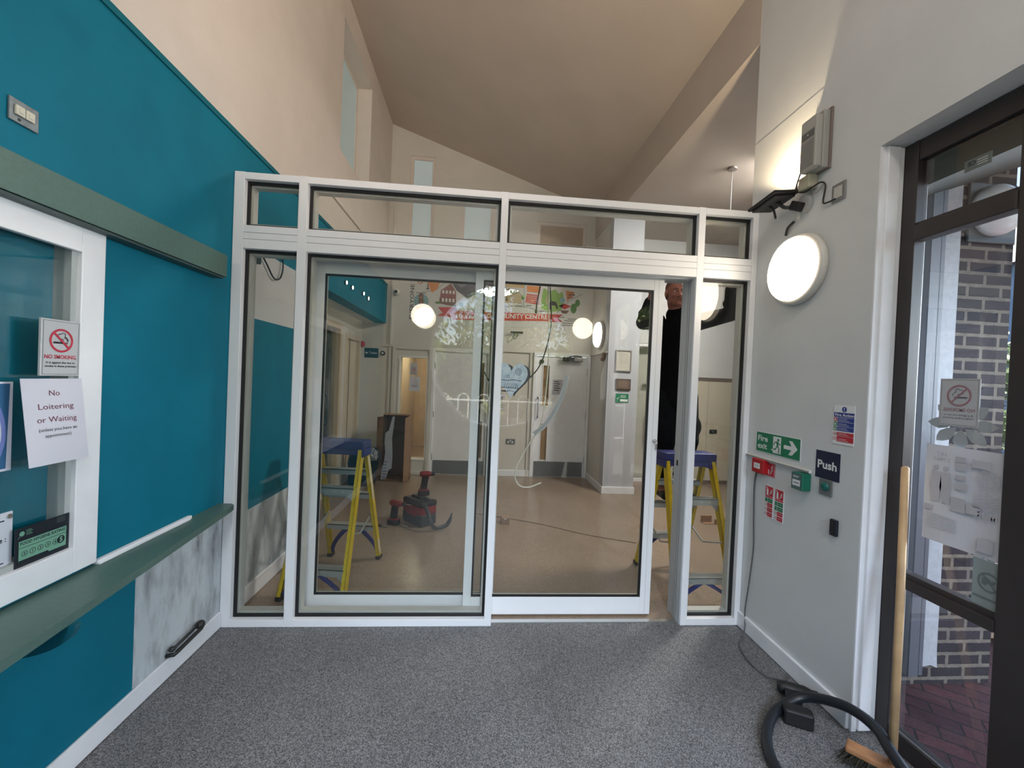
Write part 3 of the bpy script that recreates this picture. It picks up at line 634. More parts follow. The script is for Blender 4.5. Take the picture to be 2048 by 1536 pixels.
b.ln(hf, [(-.09, .012), (-.04, .004), (.02, .010), (.07, .002)], .004, hk); b.ln(hf, [(-.07, -.040), (.06, -.046)], .004, hk); b.ln(hf, [(-.04, -.07), (0, -.062), (.035, -.072)], .003, hk)
for (u_, v_, r_) in ((.045, .062, .022), (.045, .062, .012), (-.02, .030, .010)): b.rg(hf, u_, v_, r_, .003, hk, 0)
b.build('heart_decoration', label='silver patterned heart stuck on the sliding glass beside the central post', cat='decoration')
# loose cables by the doors
def smooth(pts, n=8):
    pts = [Vector(p) for p in pts]; P = [pts[0]*2-pts[1]]+pts+[pts[-1]*2-pts[-2]]; out = []
    for i in range(1, len(P)-2):
        for k in range(n):
            t = k/n; a, b_, c_, d_ = P[i-1], P[i], P[i+1], P[i+2]
            out.append(.5*((2*b_)+(-a+c_)*t+(2*a-5*b_+4*c_-d_)*t*t+(-a+3*b_-3*c_+d_)*t**3))
    return out+[pts[-1]]
b = MB(); b.tube(smooth([(.392, 2.86, 2.285), (.392, 2.84, 2.22), (.372, 2.835, 2.09), (.370, 2.835, 2.04)]), .005, black)
b.ell((.368, 2.835, 2.03), (.009, .009, .014), black)
b.build('control_cable', label='short black cable hanging from the door header in front of banner', cat='cable')
b = MB(); b.tube(smooth([(.458, 2.86, 2.285), (.458, 2.82, 2.18), (.470, 2.80, 1.93), (.418, 2.80, 1.69), (.335, 2.80, 1.57), (.206, 2.80, 1.483), (.10, 2.81, 1.498), (.03, 2.83, 1.60)]), .0042, black)
b.build('loose_cable', label='black cable hanging in a wide curve behind the sliding door glass', cat='cable')
b = MB(); b.tube(smooth([(.450, 2.87, 2.285), (.450, 2.85, 2.18), (.468, 2.85, 1.84), (.468, 2.85, 1.57), (.436, 2.85, 1.262), (.325, 2.85, 1.05), (.272, 2.85, .915), (.300, 2.85, .832), (.370, 2.85, .815), (.458, 2.85, .848)]), .0048, M('white_cable', (.75, .73, .62), .5))
b.build('white_cable', label='white cable hanging behind the sliding door and curling up at its end', cat='cable')
st = M('reflection_edge', (.62, .64, .66), .15)  # pale strip imitating the round window rim mirrored in the glass
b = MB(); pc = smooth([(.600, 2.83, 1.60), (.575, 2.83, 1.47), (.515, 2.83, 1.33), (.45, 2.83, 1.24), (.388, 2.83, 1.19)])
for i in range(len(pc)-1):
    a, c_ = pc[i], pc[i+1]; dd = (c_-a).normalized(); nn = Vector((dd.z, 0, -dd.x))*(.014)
    b.add([a-nn, c_-nn, c_+nn, a+nn], [[0, 1, 2, 3]], M('reflection_fill', (.40, .41, .42), .3))
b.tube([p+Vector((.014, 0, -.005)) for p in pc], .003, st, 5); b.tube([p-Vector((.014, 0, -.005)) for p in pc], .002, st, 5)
b.build('rim_reflection', label='curved pale strip imitating the round window rim reflected in door glass', cat='plastic strip')
#==PART4==
# ================================================================== RIGHT WALL FITTINGS
def wall_lamp(c, axis, r, mat, label, rim=True, group=None):
    """round opal bulkhead lamp: base ring, diffuser"""
    a = Vector(axis)
    o = T('wall_lamp', label, 'lamp', c, 0, group)
    b = MB(); b.lathe(c, a, [(r, 0), (r, .030), (r*.97, .040), (r*.90, .042)], rimw); b.build('base_ring', o)
    b = MB(); b.lathe(c, a, [(r*.90, .036), (r*.90, .060), (r*.86, .072)], MATS['lamp_edge'] if mat is lampm else mat); b.lathe(c, a, [(r*.86, .072), (r*.79, .080), (r*.60, .086), (r*.35, .089), (0, .090)], mat); b.build('diffuser', o)
    return o
wall_lamp((1.7745, 2.215, 2.243), (-1, 0, 0), .197, lampm, 'large lit round opal lamp on right wall below the alarm box')
wall_lamp((1.7895, 6.12, 2.275), (-1, 0, 0), .205, lampc, 'lit round opal lamp on the inner wall beyond the glass')
wall_lamp((-.90, -1.1995, 2.47), (0, 1, 0), .200, lampm, 'round opal lamp whose reflection glows in the left glass pane')
wall_lamp((1.62, -1.1995, 2.42), (0, 1, 0), .195, lampm, 'round opal lamp whose reflection glows beside the banner end')
# alarm panel
o = T('alarm_panel', 'cream alarm box with grey label window high on the right wall', 'alarm box', (1.7745, 2.10, 2.74))
b = MB(); b.box(1.730, 1.7745, 2.048, 2.158, 2.735, 3.035, M('alarm_case', (.34, .34, .31), .45), .006); b.box(1.762, 1.7744, 2.038, 2.170, 2.728, 3.045, M('alarm_back', (.20, .16, .14), .5), .002); b.build('case', o)
b = MB(); b.box(1.690, 1.730, 2.050, 2.156, 2.738, 3.012, M('alarm_lid', (.38, .37, .34), .4), .008); lid_ = b.build('lid', o)
b = MB(); f = RW(2.156, 2.738, 1.6895); b.rc(f, .010, .096, .165, .205, M('panel_grey', (.12, .125, .12), .4)); b.rc(f, .008, .098, .010, .155, M('panel_mid', (.26, .255, .24), .4)); b.rc(f, .008, .098, .215, .255, M('panel_light', (.42, .41, .38), .4)); b.dc(f, .053, .186, .004, lampoff, .001)
for i in range(7): b.rc(f, .018, .088, .025+.018*i, .027+.018*i, M('panel_grey', (.12, .125, .12), .4), .0006)
b.build('label_plate', lid_)
b = MB(); b.box(1.72, 1.774, 2.12, 2.195, 2.665, 2.735, M('jbox_cream', (.46, .44, .33), .5), .004); b.build('junction_box', label='small cream junction box directly below the alarm panel', cat='junction box')
# upward floodlight with bracket
fl_ = T('floodlight', 'black flat floodlight tilted upward on right wall under the alarm panel', 'floodlight', (1.70, 2.24, 2.60))
rotf = Euler((math.radians(-4), math.radians(-6), 0)).to_matrix()
b = MB(); b.box(1.585, 1.735, 2.195, 2.43, 2.652, 2.668, M('flood_case', (.006, .006, .007), .55), .004, rotf); b.box(1.60, 1.72, 2.21, 2.41, 2.636, 2.653, M('flood_case', (.006, .006, .007), .55), .004, rotf); hs_ = b.build('housing', fl_)
b = MB(); b.box(1.68, 1.73, 2.22, 2.27, 2.6705, 2.6745, floodm, 0, rotf); b.build('lamp_face', hs_)
b = MB(); b.tube(smooth([(1.66, 2.28, 2.645), (1.69, 2.25, 2.60), (1.73, 2.22, 2.60), (1.774, 2.215, 2.61)]), .010, black); b.box(1.705, 1.745, 2.17, 2.235, 2.565, 2.615, black, .006, Euler((.5, 0, .2)).to_matrix()); b.build('bracket', fl_)
b = MB(); b.tube(smooth([(1.65, 2.33, 2.64), (1.665, 2.31, 2.61), (1.675, 2.30, 2.555)]), .006, black); b.build('cable_tail', fl_)
fd = bpy.data.lights.new('floodlight_beam', 'SPOT'); fd.energy = 36; fd.spot_size = math.radians(110); fd.spot_blend = .5; fd.color = (1, .78, .50); fd.shadow_soft_size = .02
fo = bpy.data.objects.new('floodlight_beam', fd); C.objects.link(fo); fo.location = (1.708, 2.245, 2.69); fo.rotation_euler = Vector((-.10, .28, 1)).to_track_quat('-Z', 'Y').to_euler(); fo.parent = fl_; fo.matrix_parent_inverse = Matrix.Translation((-1.70, -2.24, -2.60))
b = MB(); b.cyl((1.7745, 2.185, 2.60), (1.745, 2.185, 2.60), .045, M('sensor_grey', (.42, .42, .42), .5)); b.build('round_sensor', label='grey round sensor on the wall right of the black floodlight', cat='sensor')
b = MB(); b.box(1.768, 1.7745, 2.228, 2.262, 2.535, 2.63, whitep, .003); b.build('cable_cover', label='short white vertical cable cover above the large round lamp', cat='cable cover')
b = MB(); b.tube(smooth([(1.768, 2.335, 2.475), (1.760, 2.31, 2.51), (1.768, 2.275, 2.535)]), .0065, steeld); b.build('cable_stub', label='short cut dark cable stub sticking out above the round lamp', cat='cable')
b = MB(); b.box(1.766, 1.7745, 1.940, 2.018, 2.528, 2.62, M('zinc_box', (.24, .24, .24), .45, metal=.3), .003); b.box(1.764, 1.767, 1.955, 2.003, 2.545, 2.603, M('switch_face', (.50, .49, .46), .4), .001)
b.build('wall_switch', label='square grey metal switch plate right of the floodlight cables', cat='switch')
b = MB(); b.tube(smooth([(1.72, 2.155, 2.79), (1.715, 2.185, 2.74), (1.72, 2.205, 2.68), (1.74, 2.17, 2.655), (1.75, 2.12, 2.665), (1.758, 2.08, 2.670), (1.762, 2.055, 2.64), (1.762, 2.065, 2.56), (1.762, 2.035, 2.545), (1.764, 1.99, 2.545)]), .0042, black)
b.build('black_flex', label='black flex looping from alarm panel to the square switch plate', cat='cable')
b = MB(); b.tube(smooth([(1.762, 2.15, 2.66), (1.755, 2.13, 2.635), (1.755, 2.10, 2.625), (1.762, 2.07, 2.655)]), .003, M('grey_flex', (.3, .29, .27), .5)); b.build('grey_flex', label='thin grey flex loop beneath the black flex on right wall', cat='cable')

# safety signs
def plate(name, y0, y1, z0, z1, mat, x=1.775, t=.003, bev=.0): b = MB(); b.box(x-t, x-.0004, y1, y0, z0, z1, mat, bev); return b, RW(y0, z0, x-t-.0003)
b, f = plate('s', 2.508, 2.142, 1.172, 1.298, white); W, H = .366, .126
b.rc(f, .004, W-.004, .004, H-.004, green, .0006)
b.tx(f, 'Fire', .018, .070, .034, white, .0012, w_=.088, bold=.02); b.tx(f, 'exit', .018, .024, .034, white, .0012, w_=.084, bold=.02)
b.rc(f, .152, .218, .014, .112, white, .0012)
run = [((.186, .098), (.186, .098))]
b.dc(f, .195, .094, .0085, green, .0018)
b.pg(f, [(.178, .082), (.192, .086), (.199, .060), (.186, .054)], green, .0018)
b.ln(f, [(.182, .082), (.166, .076), (.160, .060)], .006, green, .0018); b.ln(f, [(.195, .080), (.206, .068), (.216, .070)], .006, green, .0018)
b.ln(f, [(.190, .058), (.204, .044), (.200, .022), (.207, .020)], .008, green, .0018); b.ln(f, [(.186, .057), (.176, .038), (.156, .034)], .008, green, .0018)
b.ln(f, [(.140, .030), (.158, .031), (.165, .012)], .007, white, .0020); b.ln(f, [(.158, .016), (.190, .016)], .006, white, .0015)
b.pg(f, [(.240, .052), (.300, .052), (.278, .023), (.305, .023), (.345, .063), (.305, .103), (.278, .103), (.300, .074), (.240, .074)], white, .0012)
b.build('fire_exit_sign', label='green Fire exit sign with running figure and right-pointing arrow', cat='sign')
b, f = plate('s', 1.942, 1.825, 1.308, 1.500, white); W, H = .117, .192
b.dc(f, .060, .172, .0135, signblue, .0006); b.tx(f, '!', .060, .163, .018, white, .0012, align='C', bold=.03)
b.rc(f, .003, W-.001, .133, .156, signblue, .0006); b.tx(f, 'Fire Action', .010, .138, .0135, white, .0012, w_=.105, bold=.02)
for i, (z0, z1, c) in enumerate(((.112, .131, signblue), (.088, .110, signblue), (.066, .086, signblue), (.042, .060, redd), (.014, .040, redd))):
    b.rc(f, .024, W-.001, z0, z1, c, .0006)
    ic = redd if i == 0 else green
    if i < 3: b.rc(f, .004, .021, z0, z1-.001, ic, .0006); b.rc(f, .009, .016, z0+.004, z1-.006, white, .0012)
    else: b.rg(f, .0125, (z0+z1)/2, .0085, .0018, redd, .0006); b.ln(f, [(.007, (z0+z1)/2-.005), (.018, (z0+z1)/2+.005)], .0018, redd, .0010)
    for k in range(2): b.rc(f, .030, .030+.06*(1-.2*k), z0+.005+.007*k, z0+.0065+.007*k, white, .0012)
b.build('fire_action_sign', label='white and blue Fire Action notice with red lower rows', cat='sign')
b, f = plate('s', 2.037, 1.893, 1.120, 1.260, navy); b.tx(f, 'Push', .072, .052, .040, white, .0012, w_=.116, align='C', bold=.03)
b.build('push_sign', label='square dark navy sign reading Push in white letters', cat='sign')
o = T('exit_button', 'green domed exit button on steel plate beneath the Push sign', 'button', (1.77, 1.966, 1.037))
b = MB(); b.box(1.768, 1.7745, 1.927, 2.006, 1.037, 1.120, M('button_plate', (.19, .20, .20), .4, metal=.3), .003); b.build('plate', o)
b = MB(); b.lathe((1.768, 1.966, 1.083), (-1, 0, 0), [(.023, 0), (.023, .004), (.018, .010), (.008, .014), (0, .015)], M('green_dome', (.008, .12, .10), .25), 24); b.build('button_dome', o)
o = T('fire_call_point', 'red fire alarm call point at the left end of the trunking', 'call point', (1.76, 2.43, 1.046))
b = MB(); b.box(1.735, 1.7745, 2.385, 2.490, 1.044, 1.132, red, .006); hs_ = b.build('housing', o)
b = MB(); f = RW(2.490, 1.044, 1.7345); b.rc(f, .022, .078, .028, .062, white); [b.dc(f, .038+.012*i, .045, .003, ink, .0006, seg=10) for i in range(3)]; b.build('press_panel', hs_)
b, f = plate('s', 2.416, 2.333, 1.037, 1.120, redd); rounded_line(b, f, .001, .082, .001, .082, .002, white, .0006)
b.pg(f, [(.020, .012), (.036, .012), (.040, .036), (.036, .042), (.028, .040), (.028, .064), (.022, .064), (.020, .036)], white, .0008); b.rg(f, .025, .066, .009, .002, white, .0008)
for k in range(4): b.ln(f, [(.046+.006*k, .012+.006*k), (.056, .034+.008*k), (.070, .040+.010*k)], .004, white, .0008)
b.build('call_point_sticker', label='red square sticker with white hand and flames beside call point', cat='sticker')
o = T('break_glass_box', 'green emergency door release box below the trunking right end', 'release box', (1.76, 2.10, 1.03))
b = MB(); b.box(1.722, 1.7745, 2.062, 2.140, 1.030, 1.122, M('release_green', (.008, .15, .09), .4), .006); hs_ = b.build('housing', o)
b = MB(); f = RW(2.140, 1.030, 1.7215); b.rc(f, .004, .074, .004, .088, M('release_face', (.07, .13, .12), .4)); b.rc(f, .012, .066, .022, .054, white, .0006); b.rc(f, .020, .058, .036, .040, ink, .0012); b.rc(f, .016, .050, .066, .069, white, .0008); b.rc(f, .016, .058, .073, .076, white, .0008); b.build('press_panel', hs_)
b = MB(); b.box(1.760, 1.7745, 2.064, 2.582, 1.126, 1.142, whitep, .002); b.box(1.755, 1.760, 2.066, 2.580, 1.130, 1.136, greyp)
b.build('cable_trunking', label='white and grey plastic trunking strip under the fire exit sign', cat='trunking')
def ext_sign(y, label, rows):
    b, f = plate('s', y, y-.070, .792, .980, white)
    b.rc(f, .002, .066, .128, .186, redd, .0006); b.rc(f, .002, .066, .118, .126, redd if len(rows) == 4 else ink, .0006)
    b.rc(f, .012, .028, .132, .166, white, .0010); b.rc(f, .016, .024, .166, .175, white, .0010); b.ln(f, [(.020, .174), (.010, .180), (.010, .170)], .003, white, .001)
    for k in range(3): b.ln(f, [(.036+.006*k, .134+.008*k), (.046, .148+.006*k), (.058, .152+.010*k)], .004, white, .001)
    h_ = .112/len(rows)
    for i, c in enumerate(rows):
        z1 = .114-h_*i; z0 = z1-h_+.004
        b.rc(f, .022, .066, z0, z1, c, .0006); b.rc(f, .028, .060, (z0+z1)/2, (z0+z1)/2+.0015, white, .001)
        if c is green: b.rc(f, .002, .019, z0, z1, green, .0006)
        else: b.rg(f, .011, (z0+z1)/2, .0085, .0018, redd, .0006); b.ln(f, [(.006, (z0+z1)/2-.005), (.016, (z0+z1)/2+.005)], .0015, ink, .001)
    b.build('extinguisher_sign', label=label, cat='sign')
ext_sign(2.402, 'narrow fire extinguisher sign, left of the pair, one green row', [green, redd, redd, redd])
ext_sign(2.318, 'narrow fire extinguisher sign, right of the pair, two green rows', [green, green, redd, redd])
b = MB(); b.box(1.756, 1.7745, 1.882, 1.919, .857, .937, M('holder_black', (.008, .010, .018), .4), .004); b.dc(RW(1.919, .857, 1.7555), .010, .012, .002, silver); b.build('black_holder', label='small black plastic holder on right wall below the exit button', cat='holder')
b = MB(); b.tube(smooth([(1.770, 2.486, 1.06), (1.768, 2.50, .95), (1.766, 2.488, .73), (1.766, 2.478, .55), (1.764, 2.50, .32), (1.764, 2.525, .14), (1.752, 2.50, .06), (1.70, 2.44, .012), (1.634, 2.37, .007), (1.600, 2.24, .007), (1.612, 2.13, .007), (1.655, 2.10, .007), (1.70, 2.085, .007), (1.748, 2.117, .007)]), .0042, M('grey_cable', (.10, .10, .10), .5))
b.build('grey_cable', label='thin grey cable hanging from call point and trailing over the floor', cat='cable')

# ================================================================== STREET DOOR AND SIDE LIGHT
DX0, DX1 = 1.886, 1.94
o = T('glazed_side_light', 'dark brown framed glazed side light at the entrance', 'glazed door', (1.91, 1.3, 0))
b = MB(); b.box(DX0, DX1, 1.70, 1.768, .0, 2.688, brown, .003); b.build('stile', o)
b = MB(); b.box(DX0, DX1, 1.20, 1.345, .0, 2.688, brown, .003); b.build('stile', o)
b = MB(); b.box(DX0+.004, DX1, 1.345, 1.70, 2.60, 2.688, brown, .003); b.build('top_rail', o)
b = MB(); b.box(DX0-.006, DX1, 1.345, 1.70, 2.243, 2.312, brown, .004); b.box(DX0+.01, DX1, 1.345, 1.70, 2.312, 2.326, brown); b.build('transom', o)
b = MB(); b.box(DX0-.004, DX1, 1.345, 1.70, .718, .762, brown, .003); b.box(DX0+.01, DX1, 1.345, 1.70, .762, .785, brown); b.build('mid_rail', o)
b = MB(); b.box(DX0, DX1, 1.345, 1.70, .0, .085, brown, .003); b.box(DX0+.005, DX0+.009, 1.345, 1.70, .085, .094, silver); b.build('bottom_rail', o)
for z0, z1 in ((.085, .718), (.785, 2.243), (2.326, 2.60)): b = MB(); b.box(1.908, 1.914, 1.345, 1.70, z0, z1, pane); b.build('pane', o)
o = T('entrance_door', 'dark brown aluminium entrance door at the right picture edge', 'door', (1.91, .6, 0))
b = MB(); rect_ring(b, .28, 1.198, 0.004, 2.688, .075, DX0+.006, DX1, brown, 'x', .003); b.box(DX0+.006, DX1, .355, 1.12, 2.24, 2.31, brown); b.box(DX0+.006, DX1, .355, 1.12, .9, .98, brown); b.build('frame', o)
b = MB(); b.box(1.910, 1.916, .355, 1.123, .08, 2.61, pane); b.build('pane', o)
b = MB(); rect_ring(b, -.55, .278, 0.004, 2.688, .075, DX0+.006, DX1, brown, 'x', .003); b.build('frame', o)
b = MB(); b.box(1.910, 1.916, -.475, .20, .08, 2.61, pane); b.build('pane', o)
# notices seen from behind, lettering mirrored
GX = 1.9055
GW = lambda y, z, x=GX: FR((x, y, z), (0, -1, 0), (0, 0, 1))
nsg = M('notice_back', (.48, .48, .50), .5); inkf = M('ink_faded', (.14, .14, .155), .6); inkfr = M('ink_faded_red', (.34, .18, .20), .6); npf = M('newsprint', (.66, .66, .71), .7); npd = M('newsprint_picture', (.50, .49, .53), .7)
def mir(f, W): return lambda u, v, d=0.0: f(W-u, v, d)
b = MB(); b.box(GX, 1.9078, 1.440, 1.578, 1.446, 1.637, nsg); f0 = mir(GW(1.578, 1.446, GX-.0004), .138)
b.rg(f0, .069, .123, .043, .007, inkfr, .0008); b.rc(f0, .040, .085, .112, .119, inkf, .0006)
b.ln(f0, [(x*.001, y*.001) for x, y in ((76, 125), (70, 129), (62, 128), (55, 133), (55, 141), (60, 146), (67, 145), (71, 150), (79, 149), (82, 143), (79, 137), (86, 134), (91, 128), (91, 121))], .0026, inkf, .0006)
b.ln(f0, [(.042, .152), (.096, .094)], .006, inkfr, .001); b.tx(f0, 'NO SMOKING.', .069, .060, .013, inkfr, .0008, w_=.112, align='C', bold=.01)
b.tx(f0, 'It is against the law to', .069, .043, .007, inkf, .0008, w_=.10, align='C'); b.tx(f0, 'smoke in these premises', .069, .031, .007, inkf, .0008, w_=.108, align='C'); rounded_line(b, f0, .005, .133, .005, .186, .001, inkf, .0006)
b.build('no_smoking_sticker', label='NO SMOKING sticker seen reversed through the side light glass', cat='sticker')
b = MB(); f = GW(1.500, 1.455, GX+.004); pet = M('petal_frost', (.42, .44, .47), .4)
for i in range(8):
    a = PI/8+2*PI*i/8 if False else 2*PI*i/8+PI/2
    c_, s_ = math.cos(a), math.sin(a); Rr = .122
    prof = [(.022, 0), (.05, .020), (.08, .027), (.105, .016), (Rr, 0), (.105, -.016), (.08, -.027), (.05, -.020)]
    b.pg(f, [(x*c_-y*s_, (x*s_+y*c_)*.86) for x, y in prof], pet)
b.rg(f, 0, 0, .016, .004, pet, 0)
b.build('flower_sticker', label='frosted flower sticker behind the reversed no smoking sign', cat='sticker')
b = MB(); Y0n, Y1n = 1.617, 1.338
for i in range(12):
    for j in range(1):
        u0, u1 = i/12, (i+1)/12
        y0_, y1_ = Y0n+(Y1n-Y0n)*u0, Y0n+(Y1n-Y0n)*u1; x0_, x1_ = [GX-.002-.004*math.sin(u*7) for u in (u0, u1)]
        z0_, z1_ = .966-.002*u0, .966-.002*u1
        b.add([(x0_, y0_, .966), (x1_, y1_, .966), (x1_, y1_, 1.364), (x0_, y0_, 1.364)], [[0, 1, 2, 3]], npf, True)
f = mir(GW(Y0n, .966, GX-.0075), .279)
b.tx(f, 'SAT', .215, .355, .016, npd, 0, align='C'); b.tx(f, '2 MAY', .215, .333, .016, npd, 0, align='C')
for (u, v, w_, h_) in ((.130, .340, .036, .022), (.126, .308, .036, .030), (.126, .272, .036, .018), (.120, .232, .040, .030), (.078, .150, .045, .038), (.125, .145, .050, .055), (.24, .125, .03, .02), (.05, .33, .06, .03), (.03, .02, .05, .05)): b.rc(f, u, u+w_, v, v+h_, npd)
for c_, r_ in ((.232, .014), (.196, .013)):
    b.dc(f, c_, .305, .009, npd); b.pg(f, [(c_-.016, .290), (c_+.016, .290), (c_+.022, .230), (c_+.012, .165), (c_-.014, .165), (c_-.022, .235)], npd)
for k in range(5): b.rg(f, .055, .29, .040-.007*k, .0025, npd, 0)
b.tx(f, 'MUS', .055, .145, .024, npd, 0, w_=.06, align='C', bold=.02)
for k in range(7): b.rc(f, .15, .26, .055+.009*k, .0575+.009*k, npd)
for k in range(9): b.rc(f, .02, .10, .18+.007*k, .1825+.007*k, npd)
b.build('newspaper_sheet', label='large newspaper sheet fixed to the side light glass seen from behind', cat='newspaper')
b = MB(); sgn = M('sign_back_greenish', (.30, .35, .35), .5); b.box(GX, 1.9078, 1.347, 1.432, .782, .962, sgn); f = GW(1.432, .782, GX-.0004); dkg = M('sign_back_dark', (.17, .20, .20), .5)
b.rg(f, .052, .100, .036, .007, dkg, .0006); b.pg(f, [(.030, .112), (.045, .118), (.060, .108), (.074, .112), (.066, .094), (.052, .098), (.040, .086), (.030, .09)], dkg, .0006); b.ln(f, [(.030, .128), (.076, .074)], .006, dkg, .0008); b.rc(f, .004, .083, .034, .042, dkg, .0006)
b.build('prohibition_sticker', label='pale greenish round prohibition sticker low on side light above mid rail', cat='sticker')
b = MB(); b.box(GX, 1.9078, 1.445, 1.535, 2.462, 2.507, M('ce_plate', (.13, .15, .14), .5)); f = mir(GW(1.535, 2.462, GX-.0004), .09); b.tx(f, 'CE', .078, .020, .016, ink, .0006, align='R', bold=.02)
for k in range(3): b.rc(f, .012, .046, .012+.009*k, .014+.009*k, lampoff, .0006)
b.build('certification_sticker', label='small rectangular CE sticker on the transom glass above', cat='sticker')
# outside lamp
o = T('outside_lamp', 'unlit round white bulkhead lamp on the outside brick wall', 'lamp', (3.03, 2.29, 2.55))
b = MB(); b.box(2.88, 3.20, 2.283, 2.299, 2.50, 2.86, M('lamp_backplate', (.05, .055, .06), .5), .01); b.build('backplate', o)
b = MB(); b.lathe((3.035, 2.283, 2.690), (0, -1, 0), [(.150, 0), (.150, .03), (.142, .055), (.11, .08), (.06, .093), (0, .097)], lampoff); b.build('diffuser', o)
#==PART5==
# ================================================================== BROOM, HOSE, DRILL IN THE LOBBY CORNER
o = T('broom', 'wooden broom leaning upside by the entrance side light', 'broom', (1.72, 1.6, 0))
o['label'] = 'wooden handled broom with dark bristles leaning against the side light'
b = MB(); b.tube([(1.708, 1.513, .088), (1.777, 1.578, .66), (1.846, 1.648, 1.245)], .0145, wood, 14); b.ell((1.846, 1.648, 1.245), (.0145, .0145, .012), wood); b.build('handle', o)
hd = Vector((.135, -.16, 0)).normalized(); hc = Vector((1.703, 1.508, .074)); ang = math.atan2(hd.y, hd.x)
rb = Euler((0, 0, ang)).to_matrix()
b = MB(); b.box(hc.x-.145, hc.x+.145, hc.y-.03, hc.y+.03, hc.z-.012, hc.z+.016, M('broom_stock', (.42, .20, .09), .6, var=.15, scale=12), .008, rb); bh_ = b.build('head', o)
b = MB(); rnd = random.Random(3); nrm = Vector((-hd.y, hd.x, 0))
for i in range(520):
    p = hc+hd*rnd.uniform(-.14, .14)+nrm*rnd.uniform(-.024, .024); p.z = hc.z-.012
    q = p+hd*rnd.gauss(0, .010)+nrm*rnd.gauss(0, .012)+hd*(.03*((p-hc).dot(hd))/.14); q.z = rnd.uniform(.003, .012)
    s_ = Vector((rnd.uniform(-1, 1), rnd.uniform(-1, 1), 0)).normalized()*.0022
    b.add([p-s_, p+s_, q+s_*.6, q-s_*.6], [[0, 1, 2, 3]], bristle)
b.box(hc.x-.13, hc.x+.13, hc.y-.018, hc.y+.018, .02, hc.z-.01, bristle, 0, rb)
b.build('bristles', bh_)
hp = smooth([(1.30, 1.20, .06), (1.262, 1.42, .026), (1.27, 1.58, .022), (1.325, 1.71, .022), (1.435, 1.825, .028), (1.56, 1.885, .045), (1.655, 1.865, .085), (1.715, 1.74, .14), (1.715, 1.60, .165), (1.665, 1.47, .160), (1.655, 1.36, .12), (1.66, 1.22, .05), (1.67, 1.05, .024)], 16)
b = MB(); b.tube(hp, .0215, rubber, 14, rs=[.0215+.0006*(i % 2) for i in range(len(hp))])
b.build('vacuum_hose', label='thick black vacuum hose arching over the floor in the near corner', cat='hose')
def drill(loc, rz, label, big=True, lying=False, head=red, stand=.0, short=False):
    """battery drill: body along local +X, grip down, battery foot"""
    o = T('cordless_drill', label, 'drill', loc, rz, None)
    base = WM[o.name]
    Q = (Matrix.Rotation(math.radians(-90), 4, 'X') if lying else Matrix.Identity(4))
    def B(name, fn):
        b = MB(); fn(b); b.v = [base @ (Q @ v) for v in b.v]; return b.build(name, o)
    Lh = .07 if short else .10
    up = .225
    B('motor_housing', lambda b: (b.lathe((-.075, 0, up), (1, 0, 0), [(0, 0), (.022, .004), (.030, .018), (.032, .06), (.031, Lh+.02), (.024, Lh+.045), (.020, Lh+.055)], head, 20)))
    B('chuck', lambda b: (b.lathe((Lh+.045-.075, 0, up), (1, 0, 0), [(.018, 0), (.022, .004), (.022, .028), (.012, .045), (0, .046)], black, 16)))
    B('bit', lambda b: b.cyl((Lh+.01, 0, up), (Lh+.07, 0, up), .0035, silver, seg=8))
    B('grip', lambda b: (b.prism([(-.045, -.016, up-.02), (.022, -.016, up-.02), (.004, -.016, .07), (-.010, -.016, .055), (-.065, -.016, .055), (-.062, -.016, .075)], (0, .032, 0), black), b.box(.004, .022, -.008, .008, up-.062, up-.03, (red if lying else head), .003)))
    B('battery', lambda b: (b.box(-.085, .035, -.038, .038, .0, .055, black, .010), b.box(-.075, .025, -.034, .034, .050, .066, head, .008)))
    return o
dl = drill((1.562, 1.775, .036), math.radians(-27), 'black and red cordless drill lying on grey floor under the hose', lying=True, head=M('drill_body_dark', (.012, .014, .014), .5))
for k in kids(dl):
    if k.name.startswith('battery'):
        pass
